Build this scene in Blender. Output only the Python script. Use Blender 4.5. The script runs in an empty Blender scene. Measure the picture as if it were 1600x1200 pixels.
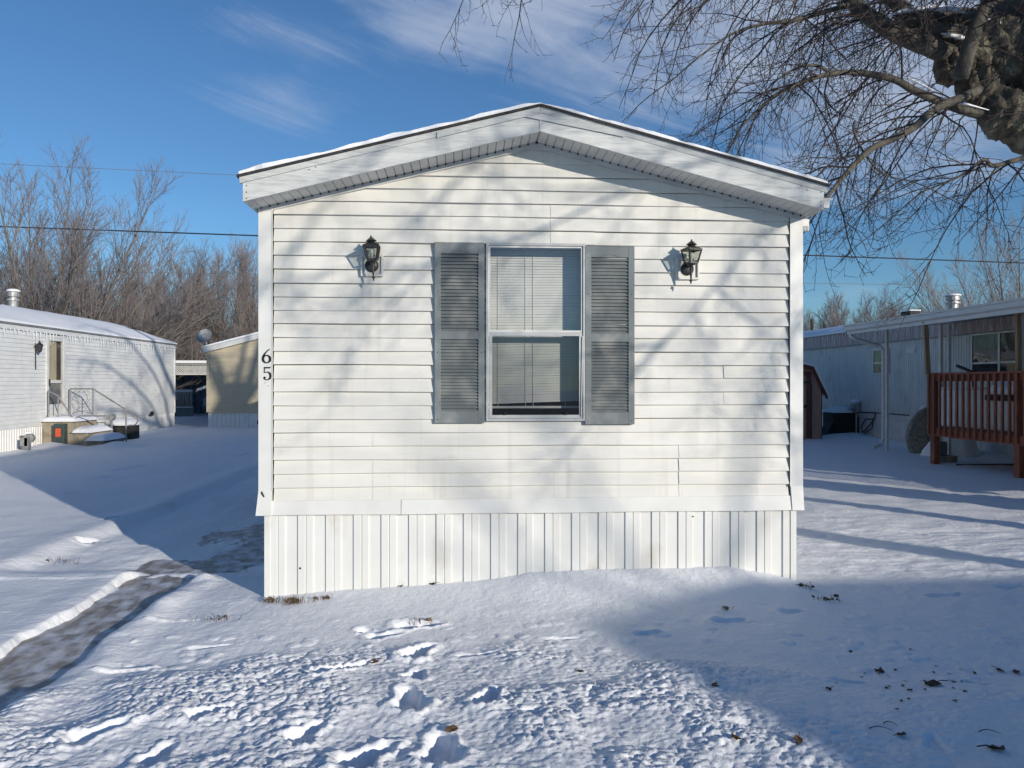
import bpy, math, random
import numpy as np
from mathutils import Vector, Matrix
S = bpy.context.scene
COL = S.collection
R = math.radians

# ---------------------------------------------------------------- camera
CZ = 1.63
YAW = R(3.5)
cs, sn = math.cos(YAW), math.sin(YAW)
cam_d = bpy.data.cameras.new('camera'); cam = bpy.data.objects.new('camera', cam_d); COL.objects.link(cam)
cam.location = (0, 0, CZ); cam.rotation_euler = (R(90), 0, -YAW)
cam_d.sensor_width = 36; cam_d.lens = 27; cam_d.shift_y = -2/1600
cam_d.clip_start = 0.05; cam_d.clip_end = 3000
S.camera = cam

# ---------------------------------------------------------------- sun and sky
SUN = Vector((0.80, -1.0, 0.30)).normalized()
EL = math.asin(SUN.z); AZ = math.atan2(SUN.x, SUN.y)
W = bpy.data.worlds.new("World"); S.world = W; W.use_nodes = True
wn, wl = W.node_tree.nodes, W.node_tree.links
bg = wn['Background']
sky = wn.new('ShaderNodeTexSky'); sky.sky_type = 'NISHITA'; sky.sun_disc = False
sky.sun_elevation = EL; sky.sun_rotation = AZ
sky.air_density = 1.0; sky.dust_density = 0.0; sky.ozone_density = 1.5
tc = wn.new('ShaderNodeTexCoord')
def wmath(op, a, b=None, c=None):
    n = wn.new('ShaderNodeMath'); n.operation = op
    for i, v in enumerate((a, b, c)):
        if v is None: continue
        if isinstance(v, (int, float)): n.inputs[i].default_value = v
        else: wl.new(v, n.inputs[i])
    return n.outputs[0]
sep = wn.new('ShaderNodeSeparateXYZ'); wl.new(tc.outputs['Generated'], sep.inputs[0])
azn = wmath('ARCTAN2', sep.outputs[0], sep.outputs[1]); eln = wmath('ARCSINE', sep.outputs[2])
comb = wn.new('ShaderNodeCombineXYZ'); wl.new(azn, comb.inputs[0]); wl.new(eln, comb.inputs[1])
def cloud_noise(scale, rotz, sx, sy, detail, dist, seed=0):
    r0 = wn.new('ShaderNodeVectorRotate'); r0.rotation_type = 'Z_AXIS'; r0.inputs['Angle'].default_value = rotz; wl.new(comb.outputs[0], r0.inputs[0])
    m = wn.new('ShaderNodeMapping')
    m.inputs['Scale'].default_value = (sx, sy, 1); m.inputs['Location'].default_value = (seed, seed*1.7, 0)
    wl.new(r0.outputs[0], m.inputs[0])
    n = wn.new('ShaderNodeTexNoise'); n.inputs['Scale'].default_value = scale
    n.inputs['Detail'].default_value = detail; n.inputs['Roughness'].default_value = 0.64
    n.inputs['Distortion'].default_value = dist
    wl.new(m.outputs[0], n.inputs['Vector']); return n.outputs[0]
def ramp(v, a, b):
    n = wn.new('ShaderNodeMapRange'); n.interpolation_type = 'SMOOTHSTEP'
    n.inputs[1].default_value = a; n.inputs[2].default_value = b
    wl.new(v, n.inputs[0]); return n.outputs[0]
n1 = cloud_noise(3.2, R(14), 1.0, 6.5, 12, 1.3, 3.1)
n2 = cloud_noise(3.0, R(-20), 1.0, 2.0, 6, 0.5, 7.4)
def blob(px, py, rx, ry):      # where a patch of thin cloud lies in the sky, by direction
    u = (px-800)/1200; v = (598-py)/1200
    d = Vector((sn+u*cs, cs-u*sn, v)).normalized()
    az0 = math.atan2(d.x, d.y); el0 = math.asin(d.z)
    az = wmath('ARCTAN2', sep.outputs[0], sep.outputs[1]); el = wmath('ARCSINE', sep.outputs[2])
    a = wmath('DIVIDE', wmath('SUBTRACT', az, az0), rx); b = wmath('DIVIDE', wmath('SUBTRACT', el, el0), ry)
    r = wmath('SQRT', wmath('ADD', wmath('MULTIPLY', a, a), wmath('MULTIPLY', b, b)))
    return ramp(wmath('SUBTRACT', 1.0, r), 0.0, 1.0)
m = blob(800, 10, .42, .12)
m = wmath('MAXIMUM', m, blob(1150, 50, .50, .20))
m = wmath('MAXIMUM', m, blob(1430, 110, .42, .26))
m = wmath('MAXIMUM', m, wmath('MULTIPLY', blob(430, 165, .16, .07), .62))
m = wmath('MAXIMUM', m, wmath('MULTIPLY', blob(480, 50, .20, .06), .62))
m = wmath('MAXIMUM', m, wmath('MULTIPLY', blob(1330, 460, .14, .03), .60))
base_n = wmath('ADD', wmath('MULTIPLY', n1, .62), wmath('MULTIPLY', n2, .38))
edge = wmath('SUBTRACT', wmath('ADD', base_n, wmath('MULTIPLY', m, .50)), .50)      # the noise eats into each patch
dens = wmath('MULTIPLY', ramp(edge, 0.12, 0.66), 0.70)
mix = wn.new('ShaderNodeMix'); mix.data_type = 'RGBA'
tint = wn.new('ShaderNodeMix'); tint.data_type = 'RGBA'; tint.blend_type = 'MULTIPLY'; tint.inputs[0].default_value = 1
wl.new(sky.outputs[0], tint.inputs[6]); tint.inputs[7].default_value = (.50, .80, 1.15, 1)
wl.new(dens, mix.inputs[0]); wl.new(tint.outputs[2], mix.inputs[6])
mix.inputs[7].default_value = (5.4, 6.0, 7.2, 1)
wl.new(mix.outputs[2], bg.inputs[0]); bg.inputs[1].default_value = 0.095
sl = bpy.data.lights.new('sun', 'SUN'); sl.energy = 3.9; sl.angle = R(0.55); sl.color = (1.0, 0.915, 0.79)
so = bpy.data.objects.new('sun', sl); COL.objects.link(so)
so.rotation_euler = SUN.to_track_quat('Z', 'Y').to_euler(); so.location = (20, -25, 20)
S.view_settings.view_transform = 'Standard'; S.view_settings.look = 'None'
S.view_settings.exposure = 0.12; S.view_settings.gamma = 1.0
S.cycles.max_bounces = 6; S.cycles.transparent_max_bounces = 12
S.cycles.caustics_reflective = False; S.cycles.caustics_refractive = False

# ---------------------------------------------------------------- geometry helpers
def ray(px, py):
    u = (px-800)/1200.; return (sn+u*cs, cs-u*sn, (598-py)/1200.)
def onY(px, py, Y):
    d = ray(px, py); t = Y/d[1]; return Vector((d[0]*t, Y, CZ+d[2]*t))
def onX(px, py, X):
    d = ray(px, py); t = X/d[0]; return Vector((X, d[1]*t, CZ+d[2]*t))
def onZ(px, py, Z=0.):
    d = ray(px, py); t = (Z-CZ)/d[2]; return Vector((d[0]*t, d[1]*t, Z))

ROOT = {}
def tag(o, label=None, cat=None, group=None, kind=None):
    if label: o['label'] = label
    if cat: o['category'] = cat
    if group: o['group'] = group
    if kind: o['kind'] = kind
    return o
def thing(name, label, cat, loc=(0, 0, 0), group=None):
    o = bpy.data.objects.new(name, None); o.empty_display_size = .3; COL.objects.link(o)
    o.location = loc; ROOT[o] = Vector(loc); return tag(o, label, cat, group)

class MB:
    def __init__(s): s.v = []; s.f = []
    def quad(s, a, b, c, d): n = len(s.v); s.v += [tuple(a), tuple(b), tuple(c), tuple(d)]; s.f.append((n, n+1, n+2, n+3)); return s
    def poly(s, pts): n = len(s.v); s.v += [tuple(p) for p in pts]; s.f.append(tuple(range(n, n+len(pts)))); return s
    def box(s, x0, x1, y0, y1, z0, z1):
        n = len(s.v)
        s.v += [(x, y, z) for z in (z0, z1) for y in (y0, y1) for x in (x0, x1)]
        for f in ((0, 2, 3, 1), (4, 5, 7, 6), (0, 1, 5, 4), (2, 6, 7, 3), (0, 4, 6, 2), (1, 3, 7, 5)): s.f.append(tuple(n+i for i in f))
        return s
    def prism(s, pts, vec):      # polygon extruded along vec
        n = len(s.v); k = len(pts); vec = Vector(vec)
        s.v += [tuple(p) for p in pts] + [tuple(Vector(p)+vec) for p in pts]
        s.f.append(tuple(range(n, n+k))); s.f.append(tuple(range(n+2*k-1, n+k-1, -1)))
        for i in range(k): j = (i+1) % k; s.f.append((n+i, n+k+i, n+k+j, n+j))
        return s
    def bar(s, p, q, w, h, up=(0, 0, 1)):
        p, q = Vector(p), Vector(q); d = (q-p).normalized(); a = d.cross(Vector(up))
        if a.length < 1e-4: a = Vector((1, 0, 0))
        a.normalize(); b = a.cross(d).normalized(); a *= w/2; b *= h/2
        return s.prism([p-a-b, p+a-b, p+a+b, p-a+b], q-p)
    def tube(s, pts, rad, k=6, cap=True):
        P = np.asarray([tuple(p) for p in pts], float); n = len(P)
        Rr = np.asarray(rad, float) if hasattr(rad, '__len__') else np.full(n, float(rad))
        T = np.gradient(P, axis=0); T /= np.linalg.norm(T, axis=1)[:, None]+1e-12
        m = T.mean(0); ref = np.eye(3)[np.argmin(np.abs(m))]
        A = np.cross(T, ref); A /= np.linalg.norm(A, axis=1)[:, None]+1e-12; B = np.cross(T, A)
        th = np.arange(k)*2*np.pi/k
        V = P[:, None, :] + Rr[:, None, None]*(np.cos(th)[None, :, None]*A[:, None, :]+np.sin(th)[None, :, None]*B[:, None, :])
        b = len(s.v); s.v += [tuple(x) for x in V.reshape(-1, 3).tolist()]
        for i in range(n-1):
            o = b+i*k
            for j in range(k):
                j2 = (j+1) % k; s.f.append((o+j, o+j2, o+k+j2, o+k+j))
        if cap: s.f.append(tuple(b+j for j in range(k-1, -1, -1))); s.f.append(tuple(b+(n-1)*k+j for j in range(k)))
        return s
    def lathe(s, prof, c, k=16, axis='z', rot=0):
        b = len(s.v); n = len(prof)
        for (r, h) in prof:
            for j in range(k):
                t = 2*math.pi*j/k+rot; x, y = r*math.cos(t), r*math.sin(t)
                if axis == 'z': s.v.append((c[0]+x, c[1]+y, c[2]+h))
                elif axis == 'y': s.v.append((c[0]+x, c[1]+h, c[2]+y))
                else: s.v.append((c[0]+h, c[1]+x, c[2]+y))
        for i in range(n-1):
            for j in range(k):
                j2 = (j+1) % k; s.f.append((b+i*k+j, b+i*k+j2, b+(i+1)*k+j2, b+(i+1)*k+j))
        s.f.append(tuple(b+j for j in range(k-1, -1, -1))); s.f.append(tuple(b+(n-1)*k+j for j in range(k)))
        return s
    def parts(s, name, mat, parent=None, **kw):      # every loose piece becomes a part of its own
        par = list(range(len(s.v)))
        def fd(i):
            while par[i] != i: par[i] = par[par[i]]; i = par[i]
            return i
        for f in s.f:
            for j in f[1:]: par[fd(j)] = fd(f[0])
        grp = {}
        for f in s.f: grp.setdefault(fd(f[0]), []).append(f)
        for fs in grp.values():
            m_ = MB(); ids = sorted({i for f in fs for i in f}); k = {i: n for n, i in enumerate(ids)}
            m_.v = [s.v[i] for i in ids]; m_.f = [tuple(k[i] for i in f) for f in fs]; m_.build(name, mat, parent, **kw)
    def build(s, name, mat, parent=None, smooth=False, bevel=0, label=None):
        me = bpy.data.meshes.new(name); off = ROOT.get(parent, Vector((0, 0, 0)))
        if off.length: vv = [(x-off.x, y-off.y, z-off.z) for x, y, z in s.v]
        else: vv = s.v
        me.from_pydata(vv, [], s.f); me.materials.append(mat)
        o = bpy.data.objects.new(name, me); COL.objects.link(o)
        if parent: o.parent = parent; ROOT[o] = off
        if smooth: me.polygons.foreach_set('use_smooth', [True]*len(me.polygons))
        if bevel:
            b = o.modifiers.new('bevel', 'BEVEL'); b.width = bevel; b.segments = 2; b.limit_method = 'ANGLE'; b.angle_limit = R(40)
        if label: o['label'] = label
        return o

# ---------------------------------------------------------------- numpy noise
def _h(ix, iy, seed):
    n = (ix.astype(np.int64)*374761393 + iy.astype(np.int64)*668265263 + seed*1442695041) & 0xffffffff
    n = ((n ^ (n >> 13))*1274126177) & 0xffffffff
    n = ((n ^ (n >> 16))*2246822519) & 0xffffffff
    return ((n ^ (n >> 15)) & 0xffffff)/float(0xffffff)
def vnoise(x, y, seed=0):
    x = np.asarray(x, float); y = np.asarray(y, float)
    ix = np.floor(x); iy = np.floor(y); fx = x-ix; fy = y-iy
    fx = fx*fx*fx*(fx*(fx*6-15)+10); fy = fy*fy*fy*(fy*(fy*6-15)+10)
    a = _h(ix, iy, seed); b = _h(ix+1, iy, seed); c = _h(ix, iy+1, seed); d = _h(ix+1, iy+1, seed)
    return (a*(1-fx)+b*fx)*(1-fy)+(c*(1-fx)+d*fx)*fy
def fbm(x, y, seed=0, o=4, g=.5):
    r = 0; a = 1; t = 0; x = np.asarray(x, float); y = np.asarray(y, float)
    for i in range(o):
        c, s_ = math.cos(.6*i+.3), math.sin(.6*i+.3); k = 2.03**i
        r = r + a*vnoise((x*c-y*s_)*k+17.3*i, (x*s_+y*c)*k-9.1*i, seed+i); t += a; a *= g
    return r/t-.5
def worley(x, y, seed=0):
    ix = np.floor(x); iy = np.floor(y); best = np.full(x.shape, 9.)
    hh = np.zeros(x.shape)
    for dx in (-1, 0, 1):
        for dy in (-1, 0, 1):
            jx = ix+dx; jy = iy+dy
            px = jx+_h(jx, jy, seed); py = jy+_h(jx, jy, seed+7); sz = _h(jx, jy, seed+13)
            d = np.sqrt((x-px)**2+(y-py)**2)/(.45+.75*sz)
            m = d < best; best = np.where(m, d, best); hh = np.where(m, sz, hh)
    return best, hh
def sstep(a, b, x):
    t = np.clip((np.asarray(x, float)-a)/(b-a), 0, 1); return t*t*(3-2*t)

# ---------------------------------------------------------------- materials
def mat(name, c1, c2=None, scale=6., rough=.6, bump=0., bscale=None, stretch=(1, 1, 1), metal=0., lo=.35, hi=.65,
        c3=None, s3=2., st3=(1, 1, 1), lo3=.55, hi3=.75, spec=.5, detail=5):
    m = bpy.data.materials.new(name); m.use_nodes = True; N = m.node_tree.nodes; L = m.node_tree.links
    p = N['Principled BSDF']; p.inputs['Roughness'].default_value = rough; p.inputs['Metallic'].default_value = metal
    p.inputs['Specular IOR Level'].default_value = spec
    p.inputs['Base Color'].default_value = (*c1, 1)
    t = N.new('ShaderNodeTexCoord')
    def noise(sc, st, det=detail):
        mp = N.new('ShaderNodeMapping'); mp.inputs['Scale'].default_value = st; L.new(t.outputs['Object'], mp.inputs[0])
        n = N.new('ShaderNodeTexNoise'); n.inputs['Scale'].default_value = sc; n.inputs['Detail'].default_value = det
        L.new(mp.outputs[0], n.inputs['Vector']); return n.outputs[0]
    def mixc(fac, a, b, lo, hi):
        mr = N.new('ShaderNodeMapRange'); mr.inputs[1].default_value = lo; mr.inputs[2].default_value = hi; L.new(fac, mr.inputs[0])
        mx = N.new('ShaderNodeMix'); mx.data_type = 'RGBA'; L.new(mr.outputs[0], mx.inputs[0])
        for i, v in ((6, a), (7, b)):
            if isinstance(v, tuple): mx.inputs[i].default_value = (*v, 1)
            else: L.new(v, mx.inputs[i])
        return mx.outputs[2]
    col = c1
    if c2: col = mixc(noise(scale, stretch), c1, c2, lo, hi)
    if c3: col = mixc(noise(s3, st3), col, c3, lo3, hi3)
    if c2 or c3: L.new(col, p.inputs['Base Color'])
    if bump:
        b = N.new('ShaderNodeBump'); b.inputs['Strength'].default_value = bump; b.inputs['Distance'].default_value = .03 if name == 'grey_brown_bark' else .01
        L.new(noise(bscale or scale, stretch, 7), b.inputs['Height']); L.new(b.outputs[0], p.inputs['Normal'])
    return m
def glass_mat(name, tint=(.9, .95, .95), refl=1.5):
    m = bpy.data.materials.new(name); m.use_nodes = True; N = m.node_tree.nodes; L = m.node_tree.links
    N.remove(N['Principled BSDF']); o = N['Material Output']
    tr = N.new('ShaderNodeBsdfTransparent'); tr.inputs[0].default_value = (*tint, 1)
    gl = N.new('ShaderNodeBsdfGlossy'); gl.inputs['Roughness'].default_value = .015
    ge = N.new('ShaderNodeNewGeometry'); dt = N.new('ShaderNodeVectorMath'); dt.operation = 'DOT_PRODUCT'
    L.new(ge.outputs['Normal'], dt.inputs[0]); L.new(ge.outputs['Incoming'], dt.inputs[1])
    def mt(op, a, b=0.):
        n = N.new('ShaderNodeMath'); n.operation = op
        for i_, v_ in enumerate((a, b)):
            if isinstance(v_, (int, float)): n.inputs[i_].default_value = v_
            else: L.new(v_, n.inputs[i_])
        return n.outputs[0]
    f0 = ((refl-1)/(refl+1))**2*2
    pw = mt('POWER', mt('SUBTRACT', 1., mt('ABSOLUTE', dt.outputs['Value'])), 5.)
    fres = mt('ADD', mt('MULTIPLY', pw, 1-f0), f0)
    nz = N.new('ShaderNodeTexNoise'); nz.inputs['Scale'].default_value = 2.2; nz.inputs['Detail'].default_value = 1
    t = N.new('ShaderNodeTexCoord'); L.new(t.outputs['Object'], nz.inputs['Vector'])
    b = N.new('ShaderNodeBump'); b.inputs['Strength'].default_value = .12; b.inputs['Distance'].default_value = .05
    L.new(nz.outputs[0], b.inputs['Height']); L.new(b.outputs[0], gl.inputs['Normal'])
    mx = N.new('ShaderNodeMixShader'); L.new(fres, mx.inputs[0]); L.new(tr.outputs[0], mx.inputs[1]); L.new(gl.outputs[0], mx.inputs[2])
    L.new(mx.outputs[0], o.inputs[0]); return m

def snow_material(name, grain=1.):
    m = bpy.data.materials.new(name); m.use_nodes = True; N = m.node_tree.nodes; L = m.node_tree.links
    p = N['Principled BSDF']; p.inputs['Roughness'].default_value = .62; p.inputs['Specular IOR Level'].default_value = .3
    t = N.new('ShaderNodeTexCoord')
    def nz(sc, det=4):
        n = N.new('ShaderNodeTexNoise'); n.inputs['Scale'].default_value = sc; n.inputs['Detail'].default_value = det
        n.inputs['Roughness'].default_value = .6; L.new(t.outputs['Object'], n.inputs['Vector']); return n.outputs[0]
    mx = N.new('ShaderNodeMix'); mx.data_type = 'RGBA'; L.new(nz(1.3, 6), mx.inputs[0])
    mx.inputs[6].default_value = (.80, .82, .86, 1); mx.inputs[7].default_value = (.88, .89, .91, 1)
    L.new(mx.outputs[2], p.inputs['Base Color'])
    b1 = N.new('ShaderNodeBump'); b1.inputs['Strength'].default_value = .55*grain; b1.inputs['Distance'].default_value = .02; L.new(nz(22, 6), b1.inputs['Height'])
    b2 = N.new('ShaderNodeBump'); b2.inputs['Strength'].default_value = .5*grain; b2.inputs['Distance'].default_value = .004; L.new(nz(190, 3), b2.inputs['Height'])
    L.new(b1.outputs[0], b2.inputs['Normal']); L.new(b2.outputs[0], p.inputs['Normal'])
    return m
M = {}
M['snow'] = snow_material('snow')
M['snow_soft'] = snow_material('snow_soft', .5)
M['vinyl'] = mat('white_vinyl', (.72, .705, .655), (.63, .62, .575), 1.6, .5, .06, 3, (1, 1, 4), c3=(.52, .50, .44), s3=3.2, st3=(4, 1, .22), lo3=.56, hi3=.9)
M['vinyl_skirt'] = mat('white_skirting_vinyl', (.72, .72, .695), (.66, .66, .635), 2, .48, .03, c3=(.50, .46, .39), s3=3.5, st3=(1, 1, .6), lo3=.58, hi3=.85)
M['trim'] = mat('white_trim_metal', (.72, .72, .69), (.64, .64, .61), 3, .45, .03)
M['fascia'] = mat('weathered_white_board', (.57, .58, .56), (.40, .42, .42), 9, .75, .25, 14, (1, 6, 9), c3=(.64, .65, .62), s3=5, st3=(.35, 3, 5), lo3=.45, hi3=.7, lo=.42, hi=.7)
M['soffit'] = mat('soffit_vinyl', (.60, .60, .57), (.48, .48, .46), 4, .6, .05)
M['roof_edge'] = mat('black_shingle', (.022, .021, .02), (.05, .047, .045), 30, .9, .5, 60)
M['shutter'] = mat('grey_blue_shutter', (.175, .20, .205), (.13, .15, .155), 3, .55, .08, 60, (1, 1, 1), c3=(.33, .33, .31), s3=4.5, lo3=.50, hi3=.75)
M['alu'] = mat('aluminium_frame', (.55, .55, .53), (.42, .42, .41), 7, .4, .05, metal=.3)
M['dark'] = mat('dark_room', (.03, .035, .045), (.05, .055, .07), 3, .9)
M['blind'] = mat('ivory_blind', (.76, .74, .665), (.68, .665, .60), 5, .6)
M['glass'] = glass_mat('window_glass', (.90, .905, .915), 1.62)
M['glass_side'] = glass_mat('side_window_glass', (.8, .84, .84), 1.42)
M['black_metal'] = mat('black_metal', (.016, .017, .018), (.04, .038, .035), 25, .45, .2, 60)
M['lamp_glass'] = glass_mat('lamp_glass', (.75, .78, .74), 1.5)
M['bulb'] = mat('milky_bulb', (.7, .68, .6), None, rough=.3)
M['number'] = mat('black_number', (.012, .012, .012), None, rough=.4)
M['hole'] = mat('black_hole', (.008, .008, .008), None, rough=.9)
M['icewhite'] = mat('cloudy_ice', (.75, .78, .80), (.60, .64, .68), 20, .25, .2)
M['wood_red'] = mat('red_brown_deck_wood', (.27, .085, .045), (.17, .055, .03), 8, .7, .3, 20, (2, 2, .4), c3=(.30, .13, .07), s3=4, lo3=.58, hi3=.8)
M['wood_pale'] = mat('bare_pine', (.34, .25, .15), (.22, .15, .09), 9, .7, .3, 20, (3, 3, .3))
M['concrete'] = mat('weathered_concrete', (.38, .33, .25), (.28, .24, .175), 5, .9, .5, 30, c3=(.13, .11, .08), s3=2.2, lo3=.55, hi3=.75)
M['galv'] = mat('galvanised_metal', (.42, .43, .43), (.28, .28, .27), 9, .5, .1, metal=.4, c3=(.25, .09, .03), s3=6, lo3=.62, hi3=.75)
M['grey_paint'] = mat('grey_paint', (.22, .23, .23), (.15, .16, .16), 8, .6, .1)
M['rail'] = mat('grey_iron_rail', (.17, .165, .16), (.27, .26, .25), 20, .6, .2)
M['vinyl_left'] = mat('old_white_siding', (.72, .725, .71), (.64, .65, .645), 2.5, .5, .05, stretch=(1, 1, 3), c3=(.5, .49, .45), s3=3, st3=(1, 2, .2), lo3=.62, hi3=.9)
M['beige'] = mat('beige_vinyl', (.50, .44, .32), (.44, .385, .28), 3, .6, .05, stretch=(1, 1, 4))
M['ribbed'] = mat('pale_green_grey_metal', (.56, .60, .585), (.48, .52, .51), 3, .5, .04, stretch=(1, 2, .3), c3=(.34, .36, .37), s3=2, lo3=.55, hi3=.8)
M['fascia_old'] = mat('streaked_fascia', (.42, .36, .35), (.30, .25, .24), 6, .7, .1, stretch=(1, 5, .4), c3=(.62, .60, .58), s3=8, st3=(1, 3, .25), lo3=.56, hi3=.7)
M['gutter'] = mat('white_gutter', (.60, .62, .62), (.50, .52, .53), 3, .5, .04, stretch=(1, 1, 8))
M['shed'] = mat('brown_pink_shed_boards', (.42, .25, .19), (.31, .18, .135), 6, .8, .3, stretch=(3, 3, .4))
M['shed_trim'] = mat('dark_red_brown_trim', (.14, .05, .035), (.09, .035, .025), 8, .8, .2)
M['ac'] = mat('dark_unit_paint', (.018, .018, .02), (.04, .038, .036), 12, .8, .2)
M['green_box'] = mat('dark_green_paint', (.035, .055, .05), (.05, .07, .065), 8, .6)
M['orange'] = mat('orange_sticker', (.75, .10, .03), None, rough=.6)
M['curtain'] = mat('cream_curtain', (.55, .48, .32), (.42, .36, .24), 4, .9, stretch=(5, 5, .3))
M['bark'] = mat('grey_brown_bark', (.15, .13, .10), (.05, .04, .032), 9, .95, 1., 22, (1, 1, .4), c3=(.24, .22, .15), s3=3, lo3=.54, hi3=.70)
M['limb'] = mat('limb_bark', (.115, .105, .085), (.065, .058, .048), 9, .9, .4, 40)
M['twig'] = mat('dark_twigs', (.032, .023, .021), (.055, .04, .034), 4, .8)
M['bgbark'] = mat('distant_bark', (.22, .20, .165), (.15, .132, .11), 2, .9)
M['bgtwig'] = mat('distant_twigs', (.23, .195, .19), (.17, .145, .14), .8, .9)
M['leaf'] = mat('dead_leaf', (.10, .055, .025), (.05, .028, .015), 30, .85, .3)
M['weed'] = mat('dry_weed', (.20, .13, .07), (.09, .055, .035), 20, .9)
M['wire'] = mat('black_cable', (.015, .015, .018), None, rough=.6)
M['wire_pale'] = mat('weathered_cable', (.16, .17, .18), None, rough=.5)
M['pole'] = mat('pole_wood', (.16, .12, .08), (.09, .07, .05), 6, .9, .3, stretch=(3, 3, .3))
M['white_paint'] = mat('white_paint', (.66, .66, .64), (.56, .56, .54), 5, .5)
M['tarp'] = mat('blue_grey_tarp', (.22, .30, .42), (.12, .16, .24), 3, .6)
M['brown_slats'] = mat('weathered_slats', (.34, .30, .26), (.22, .20, .18), 8, .9, stretch=(3, 3, .3))
M['stone'] = mat('speckled_grey_stone', (.30, .285, .24), (.17, .16, .135), 14, .95, .35, 25, c3=(.48, .46, .40), s3=30, lo3=.56, hi3=.66)
M['red'] = mat('dull_red_paint', (.25, .02, .02), None, rough=.4)
# ================================================================= ground
HX0, HX1, HY, HPK = -1.573, 2.696, 6.04, .5615      # front wall corners, plane and ridge x of the main home
FEET = []   # px, py, length, width, angle (deg), depth of the prints in the snow
for a in ((655, 1013, .30, .14, 62, .075), (600, 985, .22, .12, 20, .04), (655, 968, .34, .16, 10, .045), (580, 978, .2, .1, -20, .04),
          (530, 1045, .42, .12, 38, .06), (640, 1095, .36, .2, 100, .085), (765, 1090, .34, .15, 70, .07), (575, 1185, .34, .2, 50, .09),
          (690, 1170, .34, .22, 95, .085), (650, 1050, .24, .15, 80, .05), (880, 990, .24, .07, 5, .022), (1140, 967, .26, .1, 8, .03),
          (1240, 952, .2, .08, 0, .02), (1015, 985, .22, .08, 5, .02), (745, 1015, .26, .08, 5, .02), (200, 1035, .4, .06, 8, -.016),
          (1480, 924, .3, .1, -5, .03), (1585, 912, .3, .09, 0, .025), (1060, 893, .16, .09, 0, .03), (1105, 893, .14, .08, 20, .03),
          (270, 960, .4, .06, 15, -.012), (330, 1000, .3, .07, 10, .015), (480, 1150, .3, .16, 60, .05), (150, 1150, .35, .15, 40, .05),
          (330, 1120, .3, .12, 30, .04), (1330, 1060, .25, .1, -20, .015), (1460, 1170, .22, .12, 70, .02), (250, 1180, .28, .14, 80, .05)):
    p = onZ(a[0], a[1], 0.03); k_ = .82 if a[1] > 1040 else 1.; FEET.append((p.x, p.y, a[2]*k_, a[3]*k_, a[4], a[5]*k_))
for i in range(26):      # old prints crossing the yards
    rr = random.Random(50+i)
    FEET.append((-6+rr.uniform(-2.5, 2.2), 7+i*.6, .26, .12, 80+rr.uniform(-20, 20), .045))
    if i % 3 == 0: FEET.append((3.6+rr.uniform(-.3, 4.5), 6.9+rr.uniform(0, 9), .26, .12, rr.uniform(0, 180), .012))

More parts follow.
